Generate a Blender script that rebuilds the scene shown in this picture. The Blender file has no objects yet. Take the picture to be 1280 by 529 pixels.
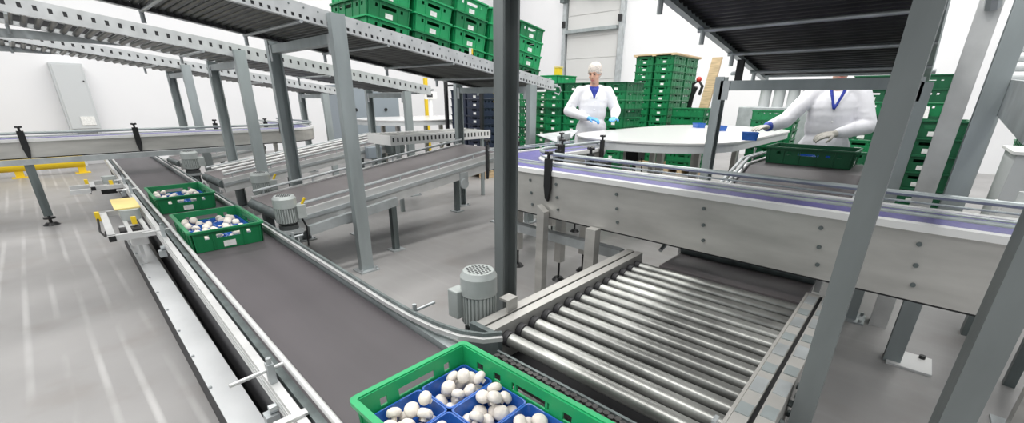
import bpy, bmesh, math, random
from mathutils import Vector, Matrix
random.seed(7)
S = bpy.context.scene
COL = S.collection
PI = math.pi

# ------------------------------------------------------------------ camera
cd = bpy.data.cameras.new('camera')
cam = bpy.data.objects.new('camera', cd)
COL.objects.link(cam)
cd.sensor_width = 36.0
cd.lens = 36.0 * 533.0 / 1280.0
cd.shift_y = 61.5 / 1280.0
cd.clip_start = 0.02
cam.matrix_world = Matrix(((0.678127, 0.255770, -0.689003, 0), (-0.734901, 0.246175, -0.631916, 0),
                           (0.007990, 0.934869, 0.354904, 1.30), (0, 0, 0, 1)))
S.camera = cam
# ------------------------------------------------------------------ light
w = bpy.data.worlds.new('hall_light')
S.world = w
w.use_nodes = True
w.node_tree.nodes['Background'].inputs[0].default_value = (0.93, 0.97, 1.0, 1)
w.node_tree.nodes['Background'].inputs[1].default_value = 0.60


def area(x, y, z, sx, sy, power):
    l = bpy.data.lights.new('ceiling_lamp', 'AREA')
    l.shape = 'RECTANGLE'
    l.size = sx
    l.size_y = sy
    l.energy = power
    l.color = (1.0, 0.985, 0.96)
    o = bpy.data.objects.new('ceiling_lamp', l)
    o.location = (x, y, z)
    COL.objects.link(o)


for ly, pw in ((-1.5, 320), (2.15, 470), (4.65, 260), (6.7, 150), (9.6, 230)):
    area(5.5, ly, 6.3, 13.0, 0.5, pw)
area(-2.2, 3.0, 6.3, 0.7, 13.0, 420)
S.view_settings.view_transform = 'Standard'
S.view_settings.look = 'None'
S.view_settings.gamma = 1.0
S.view_settings.exposure = 0.07
S.view_settings.use_curve_mapping = False


# ------------------------------------------------------------------ materials
def mat(name, color, rough=0.5, metal=0.0, noise=None, bump=None, spec=None, stretch=(1, 1, 1)):
    m = bpy.data.materials.new(name)
    m.use_nodes = True
    nt = m.node_tree
    b = nt.nodes['Principled BSDF']
    b.inputs['Base Color'].default_value = (*color, 1)
    b.inputs['Roughness'].default_value = rough
    b.inputs['Metallic'].default_value = metal
    if spec is not None:
        b.inputs['Specular IOR Level'].default_value = spec
    if noise or bump:
        tc = nt.nodes.new('ShaderNodeTexCoord')
        mp = nt.nodes.new('ShaderNodeMapping')
        mp.inputs['Scale'].default_value = stretch
        nt.links.new(tc.outputs['Object'], mp.inputs['Vector'])
    if noise:
        sc, amt = noise
        n = nt.nodes.new('ShaderNodeTexNoise')
        n.inputs['Scale'].default_value = sc
        n.inputs['Detail'].default_value = 5
        nt.links.new(mp.outputs[0], n.inputs['Vector'])
        r = nt.nodes.new('ShaderNodeValToRGB')
        r.color_ramp.elements[0].position = 0.3
        r.color_ramp.elements[1].position = 0.7
        r.color_ramp.elements[0].color = (*[max(0, c * (1 - amt)) for c in color], 1)
        r.color_ramp.elements[1].color = (*[min(1, c * (1 + amt)) for c in color], 1)
        nt.links.new(n.outputs['Fac'], r.inputs[0])
        nt.links.new(r.outputs[0], b.inputs['Base Color'])
    if bump:
        sc, st = bump
        n2 = nt.nodes.new('ShaderNodeTexNoise')
        n2.inputs['Scale'].default_value = sc
        nt.links.new(mp.outputs[0], n2.inputs['Vector'])
        bp = nt.nodes.new('ShaderNodeBump')
        bp.inputs['Strength'].default_value = st
        bp.inputs['Distance'].default_value = 0.01
        nt.links.new(n2.outputs['Fac'], bp.inputs['Height'])
        nt.links.new(bp.outputs[0], b.inputs['Normal'])
    return m


M = {}
M['galv'] = mat('galvanised_steel', (0.47, 0.50, 0.51), 0.42, 0.55, (9, 0.16), None)
M['post'] = mat('grey_post_steel', (0.36, 0.40, 0.405), 0.45, 0.5, (7, 0.14), None, stretch=(1, 1, 0.25))
M['chain'] = mat('chain_black', (0.05, 0.048, 0.047), 0.5, 0.2, (30, 0.3))
M['post_dark'] = mat('weathered_post_steel', (0.14, 0.165, 0.165), 0.5, 0.45, (14, 0.3), None, stretch=(1, 1, 0.2))
M['stainless'] = mat('stainless_steel', (0.50, 0.49, 0.465), 0.4, 0.45, (3, 0.14), None, stretch=(1, 1, 4))
M['alu'] = mat('aluminium_profile', (0.66, 0.665, 0.66), 0.38, 0.45, (10, 0.08), None)
M['roller'] = mat('roller_steel', (0.32, 0.325, 0.31), 0.34, 0.7, (14, 0.4), None, stretch=(1, 0.35, 1))
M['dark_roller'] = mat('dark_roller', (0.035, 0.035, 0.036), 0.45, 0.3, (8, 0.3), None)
M['lane_roller'] = mat('lane_roller', (0.09, 0.095, 0.09), 0.4, 0.5, (8, 0.3), None)
M['belt'] = mat('grey_belt', (0.068, 0.061, 0.066), 0.5, 0.0, (2.3, 0.12), None, stretch=(3, 0.35, 1))
M['belt_light'] = mat('light_grey_belt', (0.18, 0.162, 0.165), 0.5, 0.0, (3, 0.12), None)
M['slate'] = mat('dark_underside_and_shade', (0.03, 0.03, 0.033), 0.6)
M['white_plastic'] = mat('white_plastic', (0.78, 0.78, 0.77), 0.4)
M['table'] = mat('white_table_top', (0.58, 0.58, 0.58), 0.25)
M['black'] = mat('black_plastic', (0.012, 0.012, 0.013), 0.4)
M['rubber'] = mat('black_rubber', (0.02, 0.02, 0.02), 0.7)
M['green'] = mat('green_crate_plastic', (0.006, 0.19, 0.065), 0.42, 0, (5, 0.15))
M['green_b'] = mat('bright_green_crate_plastic', (0.012, 0.33, 0.115), 0.42, 0, (5, 0.1))
M['green_d'] = mat('dark_green_crate_plastic', (0.006, 0.10, 0.04), 0.45, 0, (5, 0.15))
M['navy_crate'] = mat('dark_blue_crate_plastic', (0.02, 0.028, 0.055), 0.4)
M['punnet'] = mat('blue_punnet_plastic', (0.025, 0.12, 0.46), 0.25, 0, (30, 0.2))
M['mushroom'] = mat('mushroom_white', (0.74, 0.69, 0.63), 0.65, 0, (38, 0.12), (45, 0.3))
M['stem'] = mat('mushroom_stem', (0.72, 0.66, 0.58), 0.7)
M['label'] = mat('white_paper_label', (0.8, 0.8, 0.78), 0.6, 0, (45, 0.15))
M['motor'] = mat('motor_grey_paint', (0.42, 0.45, 0.44), 0.4, 0.15, (12, 0.1))
M['motor_dark'] = mat('motor_dark_grille', (0.06, 0.065, 0.065), 0.5)
M['yellow'] = mat('yellow_paint', (0.80, 0.56, 0.02), 0.45)
M['pale_yellow'] = mat('pale_yellow_plate', (0.72, 0.58, 0.22), 0.5, 0, (6, 0.1))
M['plank'] = mat('galvanised_cover_sheet', (0.66, 0.675, 0.685), 0.4, 0.25, (4, 0.08))
M['wall'] = mat('white_wall_panel', (0.80, 0.80, 0.815), 0.55, 0, (0.7, 0.02))
M['ceiling'] = mat('white_ceiling', (0.85, 0.85, 0.85), 0.7)
M['door'] = mat('pale_door_panel', (0.62, 0.62, 0.61), 0.5)
M['coat'] = mat('white_coat_cotton', (0.76, 0.76, 0.80), 0.8, 0, None, (14, 0.35))
M['skin'] = mat('skin', (0.62, 0.36, 0.26), 0.55)
M['hairnet'] = mat('hairnet_white', (0.55, 0.50, 0.46), 0.9, 0, (60, 0.3))
M['glove'] = mat('blue_glove', (0.10, 0.36, 0.78), 0.45)
M['glove_d'] = mat('dark_blue_cuff', (0.03, 0.07, 0.42), 0.5)
M['glove_g'] = mat('pale_glove', (0.42, 0.40, 0.36), 0.5)
M['navy'] = mat('blue_shirt', (0.02, 0.04, 0.30), 0.8)
M['trousers'] = mat('dark_trousers', (0.03, 0.03, 0.045), 0.8)
M['eye'] = mat('dark_eye', (0.02, 0.015, 0.012), 0.4)
M['lip'] = mat('lip', (0.45, 0.16, 0.15), 0.5)
M['brow'] = mat('brown_brow', (0.14, 0.08, 0.05), 0.8)
M['wood'] = mat('pale_wood', (0.62, 0.46, 0.28), 0.6, 0, (6, 0.2), None, stretch=(1, 1, 8))
M['red'] = mat('red_plastic', (0.6, 0.05, 0.04), 0.4)
M['cabinet'] = mat('blue_grey_cabinet', (0.26, 0.30, 0.335), 0.5)
M['cab_light'] = mat('pale_grey_cabinet', (0.56, 0.58, 0.59), 0.5)
M['clear'] = mat('clear_film', (0.75, 0.78, 0.78), 0.15)


def vary(m, amount=6.0):
    """every object with this material gets its own piece of the pattern and a slightly different tone"""
    nt = m.node_tree
    oi = nt.nodes.new('ShaderNodeObjectInfo')
    for n in list(nt.nodes):
        if n.type == 'MAPPING':
            mu = nt.nodes.new('ShaderNodeMath')
            mu.operation = 'MULTIPLY'
            mu.inputs[1].default_value = amount
            nt.links.new(oi.outputs['Random'], mu.inputs[0])
            nt.links.new(mu.outputs[0], n.inputs['Location'])
    b = nt.nodes['Principled BSDF']
    l = b.inputs['Base Color'].links[0].from_socket
    hs = nt.nodes.new('ShaderNodeHueSaturation')
    mr = nt.nodes.new('ShaderNodeMapRange')
    mr.inputs['To Min'].default_value = 0.72
    mr.inputs['To Max'].default_value = 1.12
    nt.links.new(oi.outputs['Random'], mr.inputs['Value'])
    nt.links.new(mr.outputs[0], hs.inputs['Value'])
    nt.links.new(l, hs.inputs['Color'])
    nt.links.new(hs.outputs[0], b.inputs['Base Color'])


vary(M['roller'])


def belt_material(name, color, wave_dir):
    m = mat(name, color, 0.42)
    nt = m.node_tree
    b = nt.nodes['Principled BSDF']
    tc = nt.nodes.new('ShaderNodeTexCoord')
    v = nt.nodes.new('ShaderNodeTexVoronoi')
    v.inputs['Scale'].default_value = 60
    r = nt.nodes.new('ShaderNodeValToRGB')
    r.color_ramp.elements[0].color = (*[c * 1.15 for c in color], 1)
    r.color_ramp.elements[1].color = (*[c * 0.75 for c in color], 1)
    nt.links.new(tc.outputs['Object'], v.inputs['Vector'])
    nt.links.new(v.outputs['Distance'], r.inputs[0])
    nt.links.new(r.outputs[0], b.inputs['Base Color'])
    return m


M['violet'] = belt_material('violet_modular_belt', (0.10, 0.09, 0.28), 0)


def floor_material():
    m = bpy.data.materials.new('worn_concrete_floor')
    m.use_nodes = True
    nt = m.node_tree
    N = nt.nodes
    L = nt.links
    b = N['Principled BSDF']
    b.inputs['Roughness'].default_value = 0.38
    tc = N.new('ShaderNodeTexCoord')

    def noise(scale, st, det=4):
        mp = N.new('ShaderNodeMapping')
        mp.inputs['Scale'].default_value = st
        L.new(tc.outputs['Object'], mp.inputs['Vector'])
        n = N.new('ShaderNodeTexNoise')
        n.inputs['Scale'].default_value = scale
        n.inputs['Detail'].default_value = det
        L.new(mp.outputs[0], n.inputs['Vector'])
        return n.outputs['Fac']

    def ramp(src, p0, p1, c0, c1):
        r = N.new('ShaderNodeValToRGB')
        r.color_ramp.elements[0].position = p0
        r.color_ramp.elements[1].position = p1
        r.color_ramp.elements[0].color = (*c0, 1)
        r.color_ramp.elements[1].color = (*c1, 1)
        L.new(src, r.inputs[0])
        return r.outputs[0]

    def mix(a, b_, f, mode='MIX'):
        x = N.new('ShaderNodeMix')
        x.data_type = 'RGBA'
        x.blend_type = mode
        if isinstance(f, float):
            x.inputs[0].default_value = f
        else:
            L.new(f, x.inputs[0])
        for s, v in ((6, a), (7, b_)):
            if isinstance(v, tuple):
                x.inputs[s].default_value = (*v, 1)
            else:
                L.new(v, x.inputs[s])
        return x.outputs[2]

    base = ramp(noise(1.1, (1, 1, 1)), 0.3, 0.7, (0.245, 0.239, 0.236), (0.325, 0.318, 0.315))
    # pale streaks running along the hall, broken into lengths
    wv = N.new('ShaderNodeTexWave')
    wv.wave_type = 'BANDS'
    wv.bands_direction = 'X'
    wv.inputs['Scale'].default_value = 2.5
    wv.inputs['Distortion'].default_value = 1.6
    wv.inputs['Detail'].default_value = 1
    wv.inputs['Detail Scale'].default_value = 0.6
    mp = N.new('ShaderNodeMapping')
    mp.inputs['Scale'].default_value = (1, 0.18, 1)
    L.new(tc.outputs['Object'], mp.inputs['Vector'])
    L.new(mp.outputs[0], wv.inputs['Vector'])
    st = ramp(wv.outputs['Fac'], 0.80, 0.99, (0, 0, 0), (1, 1, 1))
    br = ramp(noise(1.3, (2.2, 0.5, 1)), 0.42, 0.62, (0, 0, 0), (0.6, 0.6, 0.6))
    f = mix(st, br, 1.0, 'MULTIPLY')
    # the streaked bay lies left of the crate belt; the rest is only stained
    sp = N.new('ShaderNodeSeparateXYZ')
    L.new(tc.outputs['Object'], sp.inputs[0])
    f = mix(f, ramp(sp.outputs['X'], 0.3, 0.36, (1, 1, 1), (0.12, 0.12, 0.12)), 1.0, 'MULTIPLY')
    c = mix(base, (0.54, 0.535, 0.53), f)
    dirt = ramp(noise(2.6, (1, 1, 1), 8), 0.55, 0.72, (0, 0, 0), (0.5, 0.5, 0.5))
    c = mix(c, (0.22, 0.20, 0.185), dirt)
    L.new(c, b.inputs['Base Color'])
    return m


M['floor'] = floor_material()


# ------------------------------------------------------------------ mesh helpers
class MB:
    """collects shapes in world coordinates; build() links them as one mesh object"""

    def __init__(self):
        self.bm = bmesh.new()

    def box(self, x0, x1, y0, y1, z0, z1):
        v = [self.bm.verts.new(p) for p in ((x0, y0, z0), (x1, y0, z0), (x1, y1, z0), (x0, y1, z0),
                                            (x0, y0, z1), (x1, y0, z1), (x1, y1, z1), (x0, y1, z1))]
        for f in ((3, 2, 1, 0), (4, 5, 6, 7), (0, 1, 5, 4), (1, 2, 6, 5), (2, 3, 7, 6), (3, 0, 4, 7)):
            self.bm.faces.new([v[i] for i in f])
        return self

    def prism(self, pts, axis_vec):
        """closed polygon pts (3D) extruded along axis_vec"""
        a = [self.bm.verts.new(p) for p in pts]
        b = [self.bm.verts.new(Vector(p) + Vector(axis_vec)) for p in pts]
        n = len(pts)
        f = [self.bm.faces.new(a), self.bm.faces.new(b[::-1])]
        for i in range(n):
            f.append(self.bm.faces.new((a[i], b[i], b[(i + 1) % n], a[(i + 1) % n])))
        bmesh.ops.recalc_face_normals(self.bm, faces=f)
        return self

    def cyl(self, p0, p1, r, n=16, r1=None):
        p0, p1 = Vector(p0), Vector(p1)
        d = p1 - p0
        rot = d.to_track_quat('Z', 'Y').to_matrix().to_4x4()
        bmesh.ops.create_cone(self.bm, cap_ends=True, segments=n, radius1=r, radius2=r if r1 is None else r1,
                              depth=d.length, matrix=Matrix.Translation((p0 + p1) / 2) @ rot)
        return self

    def sphere(self, c, r, sx=1, sy=1, sz=1, u=16, v=10, rot=None):
        m = Matrix.Translation(c)
        if rot is not None:
            m = m @ rot.to_4x4()
        m = m @ Matrix.Diagonal((r * sx, r * sy, r * sz, 1))
        bmesh.ops.create_uvsphere(self.bm, u_segments=u, v_segments=v, radius=1, matrix=m)
        return self

    def tube(self, pts, r, n=8):
        """round bar along a polyline"""
        pts = [Vector(p) for p in pts]
        rings = []
        for i, p in enumerate(pts):
            d = (pts[min(i + 1, len(pts) - 1)] - pts[max(i - 1, 0)]).normalized()
            up = Vector((0, 0, 1)) if abs(d.z) < 0.9 else Vector((1, 0, 0))
            s = d.cross(up).normalized()
            t = s.cross(d)
            rings.append([self.bm.verts.new(p + s * math.cos(a) * r + t * math.sin(a) * r)
                          for a in (2 * PI * k / n for k in range(n))])
        fs = []
        for a, b in zip(rings, rings[1:]):
            for k in range(n):
                fs.append(self.bm.faces.new((a[k], a[(k + 1) % n], b[(k + 1) % n], b[k])))
        fs.append(self.bm.faces.new(rings[0]))
        fs.append(self.bm.faces.new(rings[-1][::-1]))
        bmesh.ops.recalc_face_normals(self.bm, faces=fs)
        return self

    def sweep(self, path, o0, o1, z0, z1):
        """rectangular section swept along a plan path: path = [(x, y, nx, ny)], offsets along the normal"""
        rings = []
        for x, y, nx, ny in path:
            rings.append([self.bm.verts.new((x + nx * o, y + ny * o, z)) for o, z in ((o0, z0), (o1, z0), (o1, z1), (o0, z1))])
        fs = []
        for a, b in zip(rings, rings[1:]):
            for k in range(4):
                fs.append(self.bm.faces.new((a[k], a[(k + 1) % 4], b[(k + 1) % 4], b[k])))
        fs.append(self.bm.faces.new(rings[0]))
        fs.append(self.bm.faces.new(rings[-1][::-1]))
        bmesh.ops.recalc_face_normals(self.bm, faces=fs)
        return self

    def panel(self, P, width, height, thick, holes):
        """a plate with rectangular holes. P(u, v, w) -> world point; holes = (u0, u1, v0, v1)"""
        us = sorted({0, width, *[h[0] for h in holes], *[h[1] for h in holes]})
        vs = sorted({0, height, *[h[2] for h in holes], *[h[3] for h in holes]})
        nu, nv = len(us) - 1, len(vs) - 1

        def solid(i, j):
            if i < 0 or j < 0 or i >= nu or j >= nv:
                return False
            cu, cv = (us[i] + us[i + 1]) / 2, (vs[j] + vs[j + 1]) / 2
            return not any(h[0] < cu < h[1] and h[2] < cv < h[3] for h in holes)

        cache = {}

        def V(i, j, k):
            if (i, j, k) not in cache:
                cache[(i, j, k)] = self.bm.verts.new(P(us[i], vs[j], thick * k))
            return cache[(i, j, k)]

        fs = []
        for i in range(nu):
            for j in range(nv):
                if not solid(i, j):
                    continue
                fs.append(self.bm.faces.new((V(i, j, 0), V(i + 1, j, 0), V(i + 1, j + 1, 0), V(i, j + 1, 0))))
                fs.append(self.bm.faces.new((V(i, j, 1), V(i, j + 1, 1), V(i + 1, j + 1, 1), V(i + 1, j, 1))))
                for di, dj, a, b in ((-1, 0, (0, 0), (0, 1)), (1, 0, (1, 0), (1, 1)), (0, -1, (0, 0), (1, 0)), (0, 1, (0, 1), (1, 1))):
                    if not solid(i + di, j + dj):
                        fs.append(self.bm.faces.new((V(i + a[0], j + a[1], 0), V(i + b[0], j + b[1], 0),
                                                     V(i + b[0], j + b[1], 1), V(i + a[0], j + a[1], 1))))
        bmesh.ops.recalc_face_normals(self.bm, faces=fs)
        return self

    def build(self, name, m, parent=None, smooth=False, bevel=0):
        off = Vector((0, 0, 0))
        if parent is not None:
            off = Vector(parent['_base']) if '_base' in parent else off
        if off.length:
            bmesh.ops.translate(self.bm, verts=self.bm.verts, vec=-off)
        if bevel:
            bmesh.ops.bevel(self.bm, geom=[e for e in self.bm.edges if e.calc_face_angle(0) > 0.8], offset=bevel,
                            segments=2, affect='EDGES', profile=0.5)
        me = bpy.data.meshes.new(name)
        self.bm.to_mesh(me)
        self.bm.free()
        me.materials.append(m)
        if smooth:
            smooth_mesh(me)
        o = bpy.data.objects.new(name, me)
        COL.objects.link(o)
        if parent is not None:
            o.parent = parent
            o['_base'] = list(off)
            TEMP.append(o)
            CH.setdefault(parent.name, []).append(o)
        return o


TEMP = []
CH = {}


def smooth_mesh(me, ang=0.7):
    for p in me.polygons:
        p.use_smooth = True
    try:
        me.set_sharp_from_angle(angle=ang)
    except Exception:
        pass


def thing(name, label, cat, loc=(0, 0, 0), group=None):
    o = bpy.data.objects.new(name, None)
    o.empty_display_size = 0.1
    o.location = loc
    o['_base'] = list(loc)
    TEMP.append(o)
    COL.objects.link(o)
    return tag(o, label, cat, group)


def tag(o, label, cat, group=None):
    o['label'] = label
    o['category'] = cat
    if group:
        o['group'] = group
    return o


def struct(o):
    o['kind'] = 'structure'
    return o


def copy_tree(o, loc=None, rot=None, label=None, group=None):
    c = o.copy()
    COL.objects.link(c)
    if loc is not None:
        c.location = loc
    if rot is not None:
        c.rotation_euler = rot
    if label:
        c['label'] = label
    if group:
        c['group'] = group
    for ch in CH.get(o.name, []):
        d = ch.copy()
        COL.objects.link(d)
        d.parent = c
        CH.setdefault(c.name, []).append(d)
        for g in CH.get(ch.name, []):
            e = g.copy()
            COL.objects.link(e)
            e.parent = d
            CH.setdefault(d.name, []).append(e)
    return c


ORD = ['topmost'] + [q + ' from top' for q in ('second', 'third', 'fourth', 'fifth', 'sixth', 'seventh', 'eighth', 'ninth', 'tenth', 'eleventh',
                                              'twelfth', 'thirteenth', 'fourteenth', 'fifteenth', 'sixteenth', 'seventeenth', 'eighteenth')]


def rep(o, offsets):
    """further copies of one part, each an object of its own"""
    for d in offsets:
        c = o.copy()
        COL.objects.link(c)
        c.location = Vector(o.location) + Vector(d)
        if o.parent is not None:
            CH.setdefault(o.parent.name, []).append(c)


# ------------------------------------------------------------------ the setting
XW, YW = 12.5, 12.2
struct(MB().box(-6, XW + 0.2, -6, YW + 0.2, -0.1, 0).build('floor', M['floor']))
struct(MB().box(-6, XW + 0.2, YW, YW + 0.2, 0, 6.8).build('wall_left', M['wall']))
struct(MB().box(XW, XW + 0.2, -6, YW, 0, 6.8).build('wall_back', M['wall']))
struct(MB().box(-6, XW + 0.2, -6, YW + 0.2, 6.8, 6.9).build('ceiling', M['ceiling']))

# dock door in the back wall
door = struct(MB().box(XW - 0.04, XW + 0.001, 7.25, 9.1, 0.02, 5.6).build('door_1', M['door']))
door['_base'] = [0, 0, 0]
TEMP.append(door)
m = MB()
for k in range(9):
    m.box(XW - 0.055, XW - 0.042, 7.27, 9.08, 0.08 + k * 0.61, 0.08 + k * 0.61 + 0.585)
m.build('door_panel', M['door'], door)
for y0 in (7.08, 9.12):
    MB().box(XW - 0.14, XW - 0.001, y0, y0 + 0.13, 0, 6.2).build('door_track', M['galv'], door)
MB().box(XW - 0.22, XW - 0.06, 7.25, 9.1, 3.24, 3.33).build('header_bar', M['post'], door)
m = MB().cyl((XW - 0.2, 7.22, 4.24), (XW - 0.2, 8.35, 4.24), 0.085)
m.build('spring_tube', M['galv'], door, True)
MB().cyl((XW - 0.2, 8.35, 4.24), (XW - 0.2, 9.3, 4.24), 0.03).build('spring_shaft', M['post_dark'], door, True)
for y0 in (7.1, 9.1):
    MB().box(XW - 0.3, XW - 0.1, y0, y0 + 0.16, 4.1, 4.38).build('bearing_plate', M['post_dark'], door)
    MB().box(XW - 0.2, XW - 0.1, y0 + 0.03, y0 + 0.13, 3.42, 3.6).build('bracket', M['black'], door)
t = thing('control_box', 'small grey control box on the wall right of the dock door', 'control box', (XW, 6.6, 1.5))
MB().box(XW - 0.16, XW, 6.5, 6.8, 1.35, 1.75).build('housing', M['motor'], t, bevel=0.01)
MB().cyl((XW - 0.18, 6.65, 1.6), (XW - 0.16, 6.65, 1.6), 0.05).build('button', M['black'], t)

# yellow crash barrier low on the left wall
t = thing('crash_barrier', 'yellow floor crash barrier along the far left wall', 'barrier', (-0.4, 10.9, 0))
MB().cyl((-3.0, 10.9, 0.2), (0.52, 10.9, 0.2), 0.1, 18).build('rail', M['yellow'], t, True)
for x in (-2.0, -0.3, 0.46):
    m = MB().box(x - 0.05, x + 0.05, 10.86, 10.94, 0, 0.11).box(x - 0.1, x + 0.1, 10.8, 11.0, 0, 0.012)
    m.build('foot', M['yellow'], t)

# tall pale cabinet on the left wall
t = thing('wall_cabinet', 'tall pale grey electrical cabinet against the far left white wall', 'cabinet', (0.75, YW, 0.55))
MB().box(0.53, 0.98, YW - 0.3, YW - 0.002, 0.66, 1.86).build('housing', M['cab_light'], t, bevel=0.01)
MB().box(0.56, 0.95, YW - 0.315, YW - 0.302, 0.7, 1.83).build('door', M['cab_light'], t, bevel=0.004)
MB().box(0.72, 0.92, YW - 0.33, YW - 0.317, 0.76, 0.92).build('label_plate', M['label'], t)
MB().cyl((0.93, YW - 0.34, 1.55), (0.93, YW - 0.316, 1.55), 0.012).build('lock', M['black'], t)
m = MB()
for x in (0.58, 0.93):
    m.box(x - 0.03, x + 0.03, YW - 0.25, YW - 0.05, 0, 0.659)
m.build('stand', M['cab_light'], t)


# ------------------------------------------------------------------ conveyors
def motor(name, label, x, y, z0, r, h, box_dir=(-1, 0), gland=False, group=None):
    """vertical gear motor: flange, ribbed body, fan cover with grille, terminal box, cable gland"""
    t = thing(name, label, 'motor', (x, y, z0), group)
    m = MB().cyl((x, y, z0), (x, y, z0 + h * 0.12), r * 0.86, 24).cyl((x, y, z0 + h * .12), (x, y, z0 + h * .2), r * 0.7, 24, r * 0.9)
    m.build('flange', M['motor_dark'], t, True)
    m = MB().cyl((x, y, z0 + h * 0.2), (x, y, z0 + h * 0.66), r * 0.86, 28)
    for k in range(28):
        a = 2 * PI * k / 28
        c, s = math.cos(a), math.sin(a)
        w_ = 0.05 * r
        pts = [(x + c * q - s * e * w_, y + s * q + c * e * w_, z0 + h * 0.22) for q, e in ((r * .8, -1), (r, -1), (r, 1), (r * .8, 1))]
        m.prism(pts, (0, 0, h * 0.43))
    m.build('ribbed_body', M['motor'], t)
    m = MB().cyl((x, y, z0 + h * .66), (x, y, z0 + h * .92), r * 1.04, 32).cyl((x, y, z0 + h * .92), (x, y, z0 + h), r * 1.04, 32, r * 0.86)
    fan = m.build('fan_cover', M['motor'], t, True)
    m = MB()
    for i in range(-3, 4):
        for j in range(-3, 4):
            px, py = i * r * .21 + (j % 2) * r * .1, j * r * .2
            if math.hypot(px, py) < r * .7:
                m.cyl((x + px, y + py, z0 + h), (x + px, y + py, z0 + h + .0015), r * .075, 6)
    m.build('grille', M['motor_dark'], fan)
    bx, by = box_dir
    cx, cy = x + bx * r * 1.22, y + by * r * 1.22
    MB().box(cx - r * .42, cx + r * .42, cy - r * .42, cy + r * .42, z0 + h * .3, z0 + h * .72).build('terminal_box', M['motor'], t, bevel=r * .06)
    if gland:
        MB().cyl((cx + bx * r * .2, cy + by * r * .2, z0 + h * .72), (cx + bx * r * .5, cy + by * r * .5, z0 + h * .9), r * .13, 10).build('cable_gland', M['yellow'], t, True)
        MB().tube([(cx, cy, z0 + h * .3), (cx + bx * r * .3, cy + by * r * .3, z0), (cx + bx * r * .2, cy + by * r * .2, z0 - h * .6)], r * .09, 8).build('cable', M['black'], t, True)
    return t


# --- main infeed belt -------------------------------------------------
RB = math.atan(0.044)
cb, sb = math.cos(RB), math.sin(RB)


def loc_main(x, y):
    """local belt coordinates (x across from the left guide, y along) -> plan point"""
    return (0.355 + x * cb + y * sb, 0.95 - x * sb + y * cb)


class MBR(MB):
    """same as MB but given in the main belt's own directions"""

    def build(self, *a, **k):
        for v in self.bm.verts:
            v.co.x, v.co.y = loc_main(v.co.x, v.co.y)
        return super().build(*a, **k)


t = main = thing('belt_conveyor', 'long low grey belt conveyor carrying green crates of mushrooms', 'conveyor', (*loc_main(.22, 3), 0))
BL = 7.9
MBR().box(0.0, 0.455, -0.62, BL, 0.425, 0.44).build('belt', M['belt'], t)
MBR().box(0.02, 0.435, -0.6, BL - 0.03, 0.33, 0.42).build('slider_bed', M['slate'], t)
for yy in (-0.6, BL):
    MBR().cyl((0.01, yy, 0.39), (0.445, yy, 0.39), 0.034, 20).build('drum', M['post_dark'], t, True)
# left side: black return guide, aluminium profile, guide tube
MBR().box(-0.028, -0.004, -0.5, BL, 0.33, 0.455).build('belt_edge_plate', M['post_dark'], t)
m = MBR().box(-0.064, -0.038, -0.55, BL, 0.447, 0.457).box(-0.064, -0.057, -0.55, BL, 0.385, 0.4465).box(-0.045, -0.038, -0.55, BL, 0.385, 0.4465)
m.box(-0.0568, -0.0452, -0.55, BL, 0.385, 0.392)
for z in (0.395, 0.415, 0.435):
    m.box(-0.0665, -0.0641, -0.55, BL, z - 0.004, z + 0.004)
m.build('side_profile', M['alu'], t)
MBR().box(-0.0355, -0.030, -0.5, BL - 0.1, 0.02, 0.44).build('dark_gap_plate', M['slate'], t)  # dark plate added so the gap beside the belt reads black
MBR().tube([(0.0, -0.55, 0.492), (0.0, BL - 0.3, 0.492)], 0.0105, 10).build('guide_rail', M['alu'], t, True)
# right side
m = MBR().box(0.46, 0.47, 0.12, BL, 0.34, 0.462).box(0.47, 0.51, 0.12, BL, 0.452, 0.462).box(0.50, 0.51, 0.12, BL, 0.35, 0.452)
m.build('side_profile', M['post'], t)
pr = [(0.47, BL - 0.3), (0.47, 0.55), (0.476, 0.38), (0.492, 0.24), (0.52, 0.13), (0.565, 0.055), (0.62, 0.02)]
m = MBR()
path = []
for i, p in enumerate(pr):
    d = Vector(pr[min(i + 1, len(pr) - 1)]) - Vector(pr[max(0, i - 1)])
    d.normalize()
    path.append((p[0], p[1], d.y, -d.x))
m.sweep(path, -0.006, 0.006, 0.475, 0.51)
m.build('guide_rail', M['post_dark'], t)
m = MBR().sweep(path, 0.007, 0.022, 0.48, 0.497)
m.build('wear_strip', M['alu'], t)
for yy in (0.4, 2.3, 4.2, 6.1, 7.7):
    for xx in (0.035, 0.42):
        MBR().box(xx - 0.02, xx + 0.02, yy - 0.025, yy + 0.025, 0, 0.33).build('leg', M['alu'], t)
# clamp rods that hold the guides
for yy, x0, x1 in ((0.36, -0.165, 0.0), (2.45, -0.15, 0.0), (4.25, -0.15, 0.0), (4.9, -0.12, 0.0)):
    rod = MBR().cyl((x0, yy, 0.50), (x1 - 0.012, yy + 0.012, 0.50), 0.0065, 10).build('guide_rod', M['alu'], t, True)
    MBR().box(-0.062, -0.042, yy - 0.012, yy + 0.016, 0.4575, 0.525).cyl((-0.052, yy, 0.525), (-0.052, yy, 0.545), 0.008, 8).build('clamp', M['galv'], rod)
    MBR().cyl((-0.068, yy - 0.05, 0.40), (-0.09, yy - 0.05, 0.40), 0.014, 8).build('bolt', M['galv'], rod)
    MBR().box(-0.105, -0.068, yy - 0.07, yy - 0.03, 0.345, 0.386).build('clamp_block', M['galv'], rod)
for yy, x1 in ((0.40, 0.60), (1.75, 0.56)):
    rod = MBR().cyl((0.478, yy, 0.495), (x1, yy + 0.01, 0.495), 0.0065, 10).build('guide_rod', M['galv'], t, True)
    MBR().cyl((0.497, yy, 0.462), (0.497, yy, 0.525), 0.009, 8).build('clamp', M['galv'], rod)
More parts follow.
